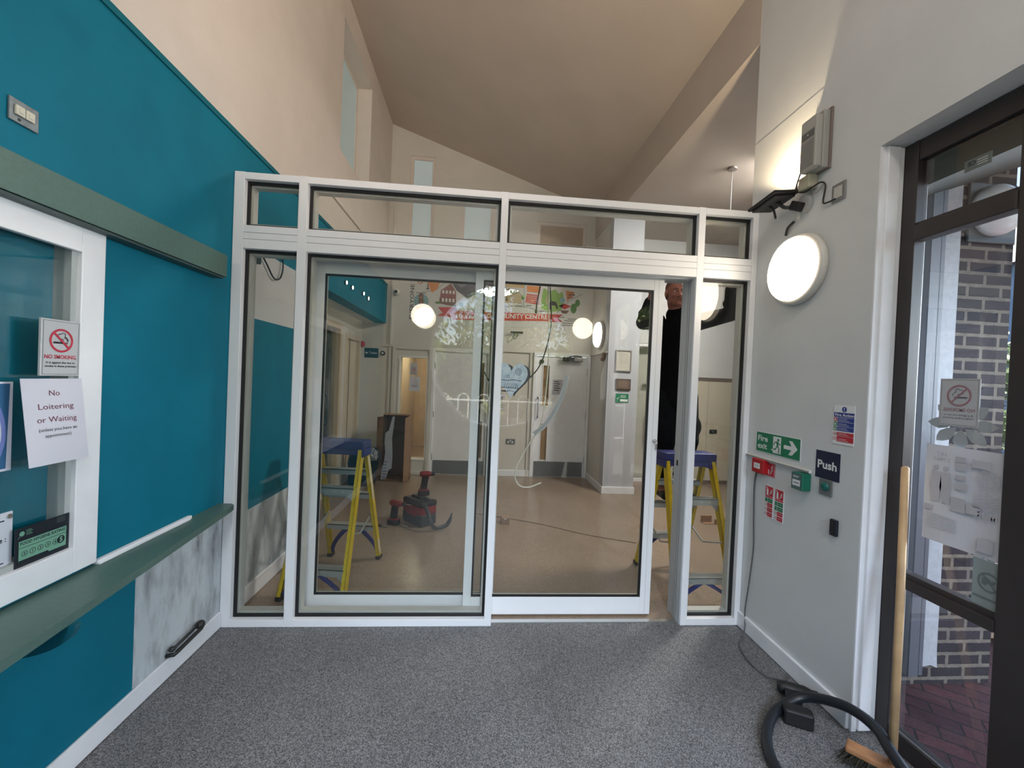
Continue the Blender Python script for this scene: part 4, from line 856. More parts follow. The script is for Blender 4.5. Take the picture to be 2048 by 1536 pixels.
# ================================================================== HALL: LADDERS
def make_ladder(label, loc, rz):
    o = T('step_ladder', label, 'ladder', (0, 0, 0), 0, 'yellow step ladders behind the screen')
    fz, zt = 1.0, .965
    FL = {}
    for sx in (-1, 1):
        p0 = Vector((sx*.215, -.355, .015)); p1 = Vector((sx*.182, -.045, 1.0)); FL[sx] = (p0, p1)
        q0 = Vector((sx*.205, .355, .015)); q1 = Vector((sx*.178, .045, .98))
        for (a, c_, wd) in ((p0, p1, .060), (q0, q1, .050)):
            d_ = (c_-a).normalized(); y_ = Vector((1, 0, 0)).cross(d_).normalized(); x_ = y_.cross(d_).normalized() if False else Vector((1, 0, 0))
            b = MB(); t = .004
            # channel section rail: web and two flanges
            def slab(off, hx, hy):
                vs = []
                for p in (a, c_):
                    for ex, ey in ((-hx, -hy), (hx, -hy), (hx, hy), (-hx, hy)): vs.append(p+off+x_*ex+y_*ey)
                b.add(vs, [(0, 1, 2, 3), (7, 6, 5, 4), (0, 4, 5, 1), (1, 5, 6, 2), (2, 6, 7, 3), (3, 7, 4, 0)], yellow)
            slab(x_*(sx*.012), t/2, wd/2); slab(y_*(wd/2-t/2), .013, t/2); slab(-y_*(wd/2-t/2), .013, t/2)
            if c_ is q1 and sx == 1:
                for kk in range(2):
                    pa = a.lerp(c_, .56+.0*kk) if kk == 0 else a.lerp(c_, .04); pb = a.lerp(c_, .93) if kk == 0 else a.lerp(c_, .18)
                    b.add([pa+x_*.0145-y_*.014, pa+x_*.0145+y_*.014, pb+x_*.0145+y_*.014, pb+x_*.0145-y_*.014], [[0, 1, 2, 3]], M('ladder_label', (.62, .58, .55), .5))
            b.build('side_rail', o)
            b = MB(); b.box(a.x-.020, a.x+.020, a.y-.034, a.y+.034, 0, .03, black, .004); b.build('foot', o)
    def lerp(p, q, z): k = (z-p.z)/(q.z-p.z); return p+(q-p)*k
    for z in (.205, .72):
        a = lerp(*FL[-1], z); c_ = lerp(*FL[1], z)
        b = MB(); b.box(a.x+.008, c_.x-.008, a.y-.035, a.y+.045, z-.003, z+.003, alustep); b.box(a.x+.008, c_.x-.008, a.y-.035, a.y-.031, z-.045, z+.003, alustep); b.box(a.x+.008, c_.x-.008, a.y+.041, a.y+.045, z-.03, z+.003, alustep)
        for u in (-.6, -.2, .25, .6): b.cyl((u*.18, a.y-.035, z-.022), (u*.18, a.y-.039, z-.022), .006, silver, seg=8)
        b.build('tread', o)
        for sx in (-1, 1):
            e = lerp(*FL[sx], z)
            b = MB(); b.prism([(e.x-sx*.012, e.y-.03, z-.045), (e.x-sx*.060, e.y-.03, z-.045), (e.x-sx*.012, e.y-.03, z-.095)], (0, .004, 0), alustep); b.build('tread_brace', o)
    for z in (.31, .60, .80):
        a = lerp(Vector((-.205, .355, .015)), Vector((-.178, .045, .98)), z)
        b = MB(); b.box(a.x+.006, -a.x-.006, a.y-.030, a.y+.045, z-.003, z+.003, alustep); b.box(a.x+.006, -a.x-.006, a.y-.030, a.y-.026, z-.036, z+.003, alustep); b.build('rear_rung', o)
    # blue corner gussets below the lowest tread and rung
    for (sy, zt_, y0_) in ((-1, .165, -.33), (1, .28, .30)):
        for sx in (-1, 1):
            n = 8; up, lo = [], []
            for i in range(n+1):
                t = i/n; z = zt_*(1-t)**1.0+.03*t; xo = .06+(.150)*math.sin(t*PI/2); yy = y0_+(sy*.355-y0_)*t
                up.append((sx*xo, yy, z+.0)); lo.append((sx*(xo-.055*(1-t*.55)), yy, z))
            b = MB(); P_ = up+lo[::-1]; b.prism(P_, (0, .012, 0), blueplastic); b.build('corner_brace', o)
    for sx in (-1, 1):
        b = MB(); b.tube([lerp(*FL[sx], .42)-Vector((sx*.02, 0, 0)), Vector((sx*.175, .0, .34)), lerp(Vector((sx*.205, .355, .015)), Vector((sx*.178, .045, .98)), .42)-Vector((sx*.02, 0, 0))], .007, alustep, 6); b.build('spreader', o)
    b = MB(); b.box(-.208, .208, -.085, .085, .985, 1.048, blueplastic, .012); b.box(-.212, .212, -.075, .075, .945, .99, blueplastic, .010)
    b.box(-.21, -.155, -.08, .08, .93, .99, blueplastic, .008); b.box(.155, .21, -.08, .08, .93, .99, blueplastic, .008); b.build('top_cap', o)
    o.location = loc; o.rotation_euler = (0, 0, rz); return o
LD = make_ladder('yellow step ladder with blue top standing empty behind the left door leaf', (-1.028, 3.235, 0), math.radians(-6.6))
L2_ = dup(LD); L2_.location = (1.640, 3.135, 0); L2_.rotation_euler = (0, 0, math.radians(1.5)); L2_['label'] = 'yellow step ladder with blue top that the man in black stands on'

# ================================================================== HALL: TOOLS AND BOXES
o = T('vacuum_cleaner', 'red and black boxy wet-dry vacuum on the hall floor', 'vacuum cleaner', (-.575, 4.45, 0), math.radians(-46))
mw = WM[o.name]
def LB(fn, name, par): b = MB(); fn(b); b.v = [mw @ v for v in b.v]; return b.build(name, par)
LB(lambda b: (b.box(-.165, .165, -.10, .10, .006, .125, M('vac_charcoal', (.03, .034, .036), .5), .016), [b.cyl((x, y, 0), (x, y, .01), .02, black) for x in (-.13, .13) for y in (-.07, .07)]), 'tank', o)
LB(lambda b: (b.box(-.163, .163, -.098, .098, .118, .205, M('vac_red', (.22, .008, .014), .4), .012)), 'motor_body', o)
LB(lambda b: (b.box(-.168, .168, -.103, .103, .196, .262, M('vac_black', (.012, .013, .014), .45), .022), b.box(-.10, .05, -.04, .04, .255, .285, black, .012), b.box(-.13, .13, .045, .06, .258, .268, greyp, .004)), 'lid', o)
LB(lambda b: (b.prism([(-.11, -.1045, .135), (.06, -.1045, .135), (.10, -.1045, .10), (-.07, -.1045, .10)], (0, .004, 0), M('vac_red', (.22, .008, .014), .4)),), 'side_panel', o)
b = MB(); b.tube(smooth([(-.50, 4.29, .225), (-.455, 4.20, .175), (-.425, 4.17, .10), (-.385, 4.20, .035), (-.33, 4.25, .022), (-.27, 4.29, .035), (-.24, 4.30, .085)], 10), .020, M('vac_hose', (.035, .04, .042), .5), 12)
b.cyl((-.24, 4.30, .08), (-.225, 4.30, .155), .017, M('vac_hose', (.035, .04, .042), .5), .004) if False else None; hs_ = b.build('hose', o)
b = MB(); b.cyl((-.24, 4.30, .08), (-.225, 4.30, .155), .017, M('vac_hose', (.035, .04, .042), .5), .004); b.build('nozzle', hs_)
drill((-.515, 4.47, .2855), math.radians(10), 'red cordless impact driver standing upright on top of the vacuum', head=M('vac_red', (.22, .008, .014), .4), short=True)
dr = drill((-.80, 4.36, 0.0), math.radians(-20), 'black and red cordless drill standing on floor left of the vacuum', head=M('drill_red_dark', (.20, .01, .012), .4))
b = MB(); b.cyl((-.86, 4.27, .012), (-.93, 4.30, .012), .010, silver); b.cyl((-.93, 4.30, .012), (-.96, 4.31, .012), .014, steeld); b.build('socket_bit', label='small silver socket bit lying left of the standing drill', cat='bit')
b = MB(); b.cyl((-.74, 4.32, .011), (-.66, 4.27, .011), .008, silver); b.build('steel_rod', label='short bright steel rod lying between the drill and vacuum', cat='rod')
o = T('cardboard_box', 'tall open cardboard box standing on end against the glazed hall door', 'cardboard box', (-1.17, 6.3, 0))
b = MB(); x0, x1 = -1.36, -.98
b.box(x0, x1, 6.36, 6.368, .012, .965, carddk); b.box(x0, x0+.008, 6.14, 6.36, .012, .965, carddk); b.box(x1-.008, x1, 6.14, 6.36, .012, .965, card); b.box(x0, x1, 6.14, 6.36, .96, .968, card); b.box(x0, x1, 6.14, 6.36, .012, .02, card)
ctn = b.build('carton', o)
b = MB(); b.add([(x0, 6.14, .06), (x0-.10, 6.20, .06), (x0-.10, 6.20, .92), (x0, 6.14, .94)], [[0, 1, 2, 3]], card); b.add([(x1, 6.14, .012), (x1-.055, 6.06, .004), (x1-.055, 6.06, .93), (x1, 6.14, .96)], [[0, 1, 2, 3]], card); b.build('flap', o)
b = MB(); f = BW(x0, .02, 6.135); lab = M('torn_label', (.38, .42, .47), .6)
lp = [(-.01, .0), (.07, .02), (.10, .14), (.145, .17), (.15, .35), (.135, .60), (.165, .92), (.13, .92), (.085, .72), (.035, .68), (.03, .55), (.045, .40), (.03, .25), (.01, .18)]
b.pg(f, lp, lab); b.pg(f, lp[::-1], lab, .0005)
for k in range(6): b.rc(f, .01, .06+.01*(k % 3), .03+.045*k, .036+.045*k, navy, -.001) if False else b.rc(f, .015, .06+.01*(k % 3), .03+.045*k, .042+.045*k, M('label_blue', (.06, .08, .22), .6), .0012)
b.build('torn_label', ctn)
o = T('tool_bag', 'black tool bag on the floor behind the left ladder', 'bag', (-1.56, 5.85, 0))
b = MB(); b.ell((-1.56, 5.88, .30), (.20, .14, .29), M('bag_black', (.012, .016, .022), .7, bump=.5, bscale=12)); b.ell((-1.42, 5.85, .40), (.12, .12, .14), M('bag_black', (.012, .016, .022), .7)); b.box(-1.74, -1.38, 5.78, 5.98, .002, .18, M('bag_black', (.012, .016, .022), .7), .05); b.build('bag_body', o)
b = MB(); b.tube(smooth([(-1.66, 5.80, .50), (-1.62, 5.76, .62), (-1.50, 5.76, .62), (-1.46, 5.80, .50)]), .012, black); b.build('carry_strap', o)
b = MB(); rnd = random.Random(5); bm_ = bmesh.new(); bmesh.ops.create_icosphere(bm_, subdivisions=3, radius=1)
for v in bm_.verts: v.co *= rnd.uniform(.72, 1.1)
b.bm(bm_, M('crumpled_wrap', (.45, .47, .50), .5, col2=(.10, .11, .13), scale=40), Matrix.Translation((-1.40, 5.72, .46)) @ Matrix.Diagonal((.085, .06, .095, 1)))
b.build('crumpled_wrapper', label='crumpled printed plastic wrapper stuffed beside the black bag', cat='wrapper')
o = T('low_cabinet', 'pale low box cabinet behind the left ladder', 'cabinet', (-1.62, 5.3, 0))
bpy.data.objects.remove(o)
b = MB(); b.box(.30, .385, 4.42, 4.52, .001, .065, M('small_box_card', (.30, .20, .14), .8), .002); b.rc(BW(.30, .065, 4.419), .03, .05, -.012, -.004, white)
b.build('small_box', label='small brown cardboard box alone in the middle of hall floor', cat='box')
b = MB(); b.box(2.62, 2.74, 4.58, 4.60, .001, .08, card); b.box(2.74, 2.90, 4.50, 4.515, .001, .06, card, 0, Euler((0, 0, -.2)).to_matrix()); b.box(2.62, 2.88, 4.515, 4.58, .001, .006, card)
b.build('cardboard_tray', label='flattened brown cardboard tray on floor behind the right ladder', cat='box')
b = MB(); b.tube(smooth([(.02, 4.75, .004), (.35, 4.62, .004), (.75, 4.42, .004), (1.15, 4.15, .004), (1.6, 3.95, .004)]), .0035, M('floor_lead', (.17, .12, .08), .6)); b.build('floor_lead', label='thin brown lead trailing across the beige hall floor', cat='cable')

# ================================================================== HALL: WALL ITEMS
def camera_dome(loc, axis, label):
    o = T('security_camera', label, 'camera', loc)
    c_ = Vector(loc); a = Vector(axis)
    b = MB(); b.cyl(c_, c_+a*.03, .05, whitep); b.ell(c_+a*.05, (.045, .045, .045), whitep); b.build('body', o)
    b = MB(); b.ell(c_+a*.075+Vector((.0, -.012, -.006)), (.026, .026, .026), black); b.build('lens', o)
camera_dome((-1.33, 6.60, 2.83), (0, -1, 0), 'white security camera with black lens in the left back corner')
b = MB(); b.box(.46, .66, 6.56, 6.585, 2.285, 2.315, black, .004); b.tube(smooth([(.52, 6.575, 2.285), (.50, 6.56, 2.22), (.545, 6.56, 2.20), (.58, 6.575, 2.285)]), .006, black, 6); b.box(.53, .59, 6.585, 6.64, 2.29, 2.312, greyp); b.build('door_sensor', label='black bar sensor with loose flex on back wall under the banner', cat='sensor')
b = MB(); b.box(1.32, 1.64, 6.55, 6.60, 1.875, 1.945, steeld, .004); b.box(1.50, 1.63, 6.545, 6.551, 1.885, 1.935, silver, .002); b.tube([(1.42, 6.56, 1.95), (1.50, 6.50, 1.965), (1.62, 6.57, 1.965)], .010, steeld, 6); b.build('door_closer', label='dark metal door closer at the top of the right back door', cat='door closer')
b = MB(); b.box(.462, .612, 6.632, 6.6395, .512, .598, steel, .002); f = BW(.462, .512, 6.6315)
for u in (.030, .098): b.rc(f, u, u+.022, .020, .050, lampoff)
b.rc(f, .064, .086, .045, .066, lampoff); b.build('wall_socket', label='steel double wall socket between the two back doors', cat='socket')
b = MB(); b.box(-1.797, -1.588, 6.632, 6.6395, 1.797, 1.948, M('toilets_navy', (.01, .05, .07), .5), .002); f = BW(-1.797, 1.797, 6.6315); b.tx(f, 'Toilets', .190, .060, .036, white, .0006, w_=.12, align='R'); b.pg(f, [(.012, .075), (.032, .097), (.032, .082), (.052, .082), (.052, .068), (.032, .068), (.032, .053)], white, .0006)
b.build('toilets_sign', label='dark teal Toilets sign with left arrow on the back wall', cat='sign')
b = MB(); b.cyl((-1.515, 6.64, 1.875), (-1.515, 6.60, 1.875), .035, steeld); b.cyl((-1.515, 6.60, 1.875), (-1.515, 6.595, 1.875), .016, lampoff); b.build('door_sounder', label='small round dark device right of the Toilets sign', cat='sounder')
b = MB(); b.lathe((-1.849, 6.60, 2.0), (1, 0, 0), [(.05, 0), (.05, .03), (.03, .06), (0, .065)], red, 20); b.build('fire_bell', label='red fire alarm sounder at the alcove corner', cat='alarm')
b = MB(); b.box(-1.10, -.985, 6.690, 6.694, 1.555, 1.745, M('sign_plate_grey', (.50, .51, .53), .4)); f = BW(-1.095, 1.552, 6.6895); no_smoking(b, f, .95 if False else .78); b.build('no_smoking_sign', label='small NO SMOKING sign on the glazed back hall door', cat='sign')
b = MB(); b.box(-1.10, -.935, 6.690, 6.693, 1.30, 1.53, paper); f = BW(-1.10, 1.30, 6.6895); b.tx(f, 'No', .082, .19, .014, inkp, .0006, align='C'); b.tx(f, 'Loitering', .082, .155, .014, inkp, .0006, w_=.09, align='C'); b.tx(f, 'or Waiting', .082, .12, .014, inkp, .0006, w_=.105, align='C'); b.rc(f, .03, .135, .09, .096, ink, .0006); b.rc(f, .04, .12, .07, .076, ink, .0006)
b.build('paper_notice', label='white No Loitering notice on the glazed back hall door', cat='notice')
b = MB(); b.box(1.185, 1.345, 6.634, 6.6395, 1.34, 1.58, M('notice_lilac', (.50, .49, .56), .6)); f = BW(1.185, 1.34, 6.633)
for k in range(5): b.rc(f, .02, .10+.02*(k % 2), .20-.035*k, .212-.035*k, ink, .0006)
b.build('door_notice', label='white printed notice on the right back door below the closer', cat='notice')
b = MB(); b.box(.22, .42, 6.634, 6.6395, 1.05, 1.30, M('notice_lilac', (.50, .49, .56), .6)); f = BW(.22, 1.05, 6.633)
for k in range(7): b.rc(f, .03, .17, .20-.026*k, .212-.026*k, ink, .0006)
b.build('wall_notice', label='white printed notice on the back wall above the socket', cat='notice')
# pillar items
PW = lambda x, z: FR((x, 5.7115, z), (1, 0, 0), (0, 0, 1))
o = T('framed_certificate', 'silver framed certificate, topmost frame on the white pillar', 'picture frame', (2.01, 5.71, 1.735))
b = MB(); rect_ring(b, 1.898, 2.126, 1.735, 2.035, .014, 5.695, 5.719, M('frame_grey', (.36, .35, .33), .4)); b.build('frame', o)
b = MB(); b.box(1.912, 2.112, 5.708, 5.718, 1.749, 2.021, M('certificate', (.56, .54, .48), .5)); f = FR((1.912, 5.7075, 1.749), (1, 0, 0), (0, 0, 1))
for k in range(8): b.rc(f, .03, .17, .235-.02*k, .239-.02*k, M('print_faint', (.40, .36, .32), .6), .0004)
b.build('certificate_sheet', o)
b = MB(); b.box(1.910, 2.127, 5.700, 5.719, 1.467, 1.629, M('bronze_frame', (.05, .035, .03), .4), .004); b.box(1.925, 2.112, 5.697, 5.701, 1.482, 1.614, M('bronze_plaque', (.16, .11, .09), .4)); f = FR((1.925, 5.6965, 1.482), (1, 0, 0), (0, 0, 1))
for k in range(4): b.rc(f, .03, .155, .100-.022*k, .106-.022*k, M('plaque_text', (.30, .24, .18), .5))
b.build('brass_plaque', label='dark bronze plaque on pillar between certificate and green sticker', cat='plaque')
b = MB(); b.box(1.922, 2.107, 5.714, 5.7195, 1.294, 1.417, green); f = FR((1.922, 5.7135, 1.294), (1, 0, 0), (0, 0, 1)); b.ln(f, [(.014, .058), (.028, .044), (.048, .076)], .007, white); b.rc(f, .066, .175, .014, .046, white)
for k in range(3): b.rc(f, .066, .15, .068+.014*k, .073+.014*k, white)
b.build('green_check_sticker', label='green sticker with white tick, lowest on the white pillar', cat='sticker')
b = MB(); b.cyl((1.789, 5.88, 1.95), (1.755, 5.88, 1.95), .05, M('bell_brown', (.28, .18, .12), .5)); b.ell((1.755, 5.88, 1.90), (.03, .035, .03), M('bell_brown', (.28, .18, .12), .5)); b.build('wall_sensor', label='small brown wall sensor on the inner wall below round lamp', cat='sensor')
# annex panel
o = T('wall_panel', 'tall cream wall panel with dark brown border behind the right pane', 'wall panel', (3.85, 6.44, 0))
b = MB(); rect_ring(b, 2.9+.55, 4.20, 0, 1.715, .055, 6.43, 6.449, M('panel_border', (.16, .12, .10), .6)); b.build('border', o)
b = MB(); b.box(3.505, 4.145, 6.438, 6.449, .055, 1.66, M('panel_cream', (.60, .55, .44), .6)); b.box(3.690, 3.694, 6.4375, 6.4385, .055, 1.66, M('panel_border', (.16, .12, .10), .6)); b.build('board', o)
b = MB(); b.box(3.740, 3.865, 6.428, 6.4375, .815, .880, steeld, .002); b.dc(FR((3.740, 6.4275, .815), (1, 0, 0), (0, 0, 1)), .05, .035, .012, silver); b.build('data_socket', label='dark flat socket plate on the cream wall panel', cat='socket')
b = MB(); b.cyl((2.553, 4.2, 3.87), (2.553, 4.2, 3.85), .045, M('rose_grey', (.22, .19, .17), .6)); b.cyl((2.553, 4.2, 3.85), (2.553, 4.2, 3.40), .003, M('grey_cable', (.10, .10, .10), .5)); b.build('ceiling_rose', label='small ceiling rose with thin hanging wire above right pane', cat='ceiling rose')
b = MB(); b.box(-1.489, -1.44, 2.715, 2.83, 2.232, 2.325, M('navy_box', (.004, .015, .02), .5), .005); b.build('control_box', label='dark box high on left wall behind the narrow left pane', cat='control box')
b = MB(); b.tube(smooth([(-1.475, 2.84, 2.33), (-1.475, 2.885, 2.32), (-1.472, 2.965, 2.265), (-1.470, 3.035, 2.208), (-1.470, 3.095, 2.195), (-1.470, 3.155, 2.225), (-1.472, 3.19, 2.30), (-1.475, 3.185, 2.40)]), .0055, black); b.build('looped_cable', label='black cable looping below the dark box behind narrow left pane', cat='cable')
for y, z, wh in ((4.63, 2.523, 'nearest the glazed screen'), (4.845, 2.515, 'second from the glazed screen'), (5.298, 2.539, 'third from the glazed screen'), (5.52, 2.52, 'nearest the back wall')):  # glowing discs added for bright spots taken as mirrored ceiling lights
    o = T('glow_disc', 'tiny glowing disc added for a reflected spot on the upper teal hall wall, '+wh, 'glow_disc', (-1.488, y, z), 0, 'row of tiny glowing discs added for reflected spots')
    b = MB(); b.cyl((-1.4895, y, z), (-1.47, y, z), .024, black, seg=16); b.build('ring', o)
    b = MB(); b.cyl((-1.4705, y, z), (-1.466, y, z), .019, lampm, seg=16); b.build('lens', o)
# entrance glass door of the annex, with its gate outside
gd = MB(); rect_ring(gd, 2.34, 3.30, 0.001, 2.22, .05, 6.46, 6.52, alu, 'y', .002); gd.box(2.80, 2.85, 6.46, 6.52, .05, 2.17, alu); gdo = gd.build('door_7', kind=ST)
b = MB(); b.box(2.39, 2.80, 6.49, 6.496, .05, 2.17, pane); b.box(2.85, 3.25, 6.49, 6.496, .05, 2.17, pane); b.build('pane', gdo)
b = MB(); b.tube([(2.76, 6.46, .75), (2.76, 6.40, .80), (2.76, 6.40, 1.15), (2.76, 6.46, 1.20)], .018, M('door_handle_grey', (.35, .37, .40), .35), 10); b.build('handle', gdo)
b = MB(); b.box(2.68, 2.80, 6.484, 6.489, 1.60, 1.70, paper); b.build('glass_notice', label='small white notice on the glass entrance door beyond pillar', cat='notice')
#==PART6==
# ================================================================== MURAL BANNER ON THE BACK WALL
MZ = 6.636
f = BW(0, 0, MZ)
b = MB(); b.box(-1.16, 1.66, 6.6365, 6.6395, 2.385, 3.42, M('mural_base', (.60, .59, .56), .7)); 
mr = b.build('wall_mural', label='illustrated community centre map mural on white back wall', cat='mural')
def part(name): pb = MB(); return pb
mred = M('mural_red', (.50, .035, .03), .6); mbrick = M('mural_brick', (.26, .09, .07), .7); mgrey = M('mural_slate', (.09, .09, .11), .7); morange = M('mural_orange', (.62, .23, .06), .7); mgreen = M('mural_green', (.22, .38, .08), .7); mdg = M('mural_dark_green', (.08, .20, .05), .7); mteal = M('mural_blue', (.20, .36, .40), .7); mroad = M('mural_road', (.42, .42, .41), .7); mw_ = M('mural_white', (.72, .72, .70), .7); mbr = M('mural_brown', (.16, .08, .05), .7); mink = M('mural_ink', (.03, .03, .03), .7)
p = MB()
p.pg(f, [(-.46, 2.452), (1.10, 2.515), (1.085, 2.625), (-.48, 2.600)], mred, .001)
p.pg(f, [(-.70, 2.64), (-.40, 2.655), (-.40, 2.50), (-.46, 2.49), (-.70, 2.505), (-.62, 2.56)], mred, .0005); p.pg(f, [(1.04, 2.63), (1.30, 2.63), (1.22, 2.57), (1.30, 2.515), (1.10, 2.50), (1.04, 2.515)], mred, .0005)
p.pg(f, [(-.46, 2.60), (-.40, 2.655), (-.40, 2.60)], M('mural_red_dark', (.20, .015, .015), .6), .0012)
p.tx(f, '10 YEARS', -.405, 2.482, .072, mw_, .002, w_=.46, bold=.02, rot=.035)
p.tx(f, 'COMMUNITY CENTRE', .075, 2.512, .072, mw_, .002, w_=.975, bold=.02, rot=.035)
p.build('ribbon_banner', mr)
p = MB()   # big brick centre building
p.pg(f, [(-.68, 2.70), (-.42, 2.66), (-.42, 2.93), (-.50, 3.03), (-.66, 2.91)], mbrick, .001); p.pg(f, [(-.68, 2.70), (-.42, 2.66), (-.42, 2.76), (-.68, 2.79)], mbr, .0012)
p.pg(f, [(-.42, 2.64), (-.30, 2.62), (-.18, 2.66), (-.10, 2.68), (-.10, 2.84), (-.24, 2.79), (-.40, 2.93)], mw_, .001)
p.pg(f, [(-.52, 3.06), (-.42, 2.92), (-.24, 2.80), (.02, 2.96), (.02, 3.12), (-.10, 3.10), (-.30, 3.20)], mgrey, .0012); p.pg(f, [(-.44, 3.04), (-.34, 2.96), (-.26, 3.02), (-.36, 3.10)], M('mural_slate_light', (.20, .21, .22), .7), .002)
p.pg(f, [(-.24, 2.66), (.05, 2.72), (.05, 2.92), (-.20, 2.80)], M('mural_brick_light', (.42, .20, .13), .7), .0009)
p.ln(f, [(-.53, 3.07), (-.42, 2.91), (-.24, 2.79), (.03, 2.95)], .012, mw_, .0025); p.ln(f, [(-.42, 2.91), (-.40, 2.66)], .010, mw_, .0025)
for x in (-.64, -.585, -.53, -.475): p.rc(f, x, x+.032, 2.86, 2.91, mw_, .0016); p.rc(f, x, x+.032, 2.73, 2.785, mw_, .0016)
for x in (-.36, -.33): p.rc(f, x, x+.026, 2.67, 2.73, mteal, .0016)
for x in (-.22, -.17, -.11, -.05): p.rc(f, x, x+.018, 2.70, 2.80, mw_, .0016)
p.dc(f, -.70, 2.71, .045, mdg, .0014, ry=.02); p.build('brick_centre_picture', mr)
p = MB()   # small houses, red block, orange blocks
p.pg(f, [(.33, 2.77), (.62, 2.77), (.62, 2.87), (.56, 2.94), (.45, 2.90), (.41, 2.99), (.33, 2.93)], M('mural_sand', (.46, .36, .24), .7), .001); p.ln(f, [(.32, 2.93), (.41, 3.0), (.48, 2.91), (.57, 2.95), (.64, 2.87)], .010, mbr, .0016); p.rc(f, .37, .40, 2.80, 2.87, mbr, .0014); p.rc(f, .44, .47, 2.80, 2.86, mw_, .0014)
p.pg(f, [(.685, 2.79), (.89, 2.77), (.90, 2.92), (.70, 2.93)], mred, .001); [p.rc(f, .70, .88, 2.80+.032*k, 2.808+.032*k, mw_, .0016) for k in range(4)]
p.pg(f, [(.70, 2.965), (.915, 2.955), (.915, 3.06), (.70, 3.06)], morange, .001); p.rc(f, .36, .66, 3.02, 3.07, M('mural_tan', (.50, .36, .16), .7), .001)
p.pg(f, [(1.33, 3.02), (1.48, 3.0), (1.36, 2.84)], morange, .001); p.pg(f, [(-.88, 3.02), (-.66, 3.07), (-.72, 2.92), (-.80, 2.86)], morange, .001)
p.pg(f, [(-.62, 3.14), (-.52, 3.30), (-.30, 3.20), (-.40, 3.10)], morange, .001); p.rc(f, .10, .28, 3.02, 3.2, M('mural_tan', (.50, .36, .16), .7), .001); p.rc(f, .98, 1.2, 3.10, 3.25, mteal, .001)
p.build('house_pictures', mr)
p = MB()   # park
p.pg(f, [(.95, 2.71), (1.08, 2.66), (1.26, 2.69), (1.31, 2.82), (1.28, 3.0), (1.22, 2.96), (1.16, 3.03), (1.06, 2.99), (.97, 3.04), (.94, 2.88)], mgreen, .001); p.rc(f, 1.02, 1.06, 2.78, 2.90, M('mural_sand', (.46, .36, .24), .7), .0014)
p.pg(f, [(1.06, 2.80), (1.10, 2.84), (1.18, 2.83), (1.20, 2.78), (1.22, 2.72), (1.19, 2.72), (1.17, 2.77), (1.11, 2.77), (1.10, 2.70), (1.08, 2.70)], mink, .0018); p.dc(f, 1.28, 2.86, .045, mteal, .0012)
for (x, z, r) in ((.64, 2.87, .025), (1.53, 2.83, .04), (-.93, 2.72, .02), (.24, 2.84, .05), (.20, 2.76, .04)): p.dc(f, x, z, r, mdg, .0014, ry=r*1.4); p.rc(f, x-.004, x+.004, z-r*1.8, z-r, mbr, .0012)
p.build('park_picture', mr)
p = MB()   # tower roundel left, red tent right, ring emblems, roads, small captions
p.dc(f, -.96, 2.72, .115, mteal, .001); p.pg(f, [(-1.0, 2.66), (-.93, 2.66), (-.93, 2.82), (-.945, 2.845), (-.985, 2.845), (-1.0, 2.82)], mbr, .0016); p.dc(f, -.965, 2.78, .014, morange, .002); p.rc(f, -1.04, -.82, 2.59, 2.64, mbr, .0016)
p.pg(f, [(1.22, 2.77), (1.32, 2.81), (1.43, 2.77), (1.32, 2.715)], mred, .001); p.pg(f, [(1.25, 2.70), (1.40, 2.70), (1.36, 2.65), (1.29, 2.65)], mbr, .001); p.dc(f, 1.47, 2.74, .05, mdg, .0009, ry=.08)
for (x, z) in ((1.43, 2.955), (-.985, 3.03)): p.rg(f, x, z, .042, .011, mred, .001); p.rc(f, x-.055, x+.055, z-.008, z+.008, mgrey, .0014)
p.pg(f, [(-.875, 2.93), (-.855, 2.93), (-.868, 3.06)], mink, .001); p.rc(f, -.89, -.845, 2.91, 2.93, mink, .001)
for q in ([(-.95, 2.86), (-.72, 2.92), (-.40, 3.25)], [(.32, 2.73), (.72, 2.72), (.95, 2.66)], [(1.20, 2.65), (1.40, 2.86), (1.60, 2.98)], [(.66, 2.72), (.66, 3.05)]): p.ln(f, q, .022, mroad, .0005)
p.tx(f, 'WELCOMING', -.98, 3.10, .040, mink, .0012, rot=0) if False else None
p.tx(f, 'EVERYONE', -1.075, 2.43, .060, mink, .0012, w_=.55, rot=PI/2, bold=.01)
for (x, z, w_) in ((.34, 2.70, .10), (.52, 2.72, .12), (.92, 2.66, .16), (1.36, 2.90, .10), (-.18, 2.63, .13), (-1.04, 2.84, .16), (1.22, 2.60-.02, .12), (1.38, 2.56, .16), (1.33, 2.53, .22), (1.30, 2.49, .24), (1.30, 2.455, .24), (.70, 2.74, .10)):
    n_ = int(w_/.022)
    for k in range(n_): p.rc(f, x+.022*k, x+.022*k+.015, z, z+.014, mink, .0012)
p.rg(f, .60, 2.755, .04, .004, mink, .001, ry=.025); p.build('emblems_and_roads', mr)

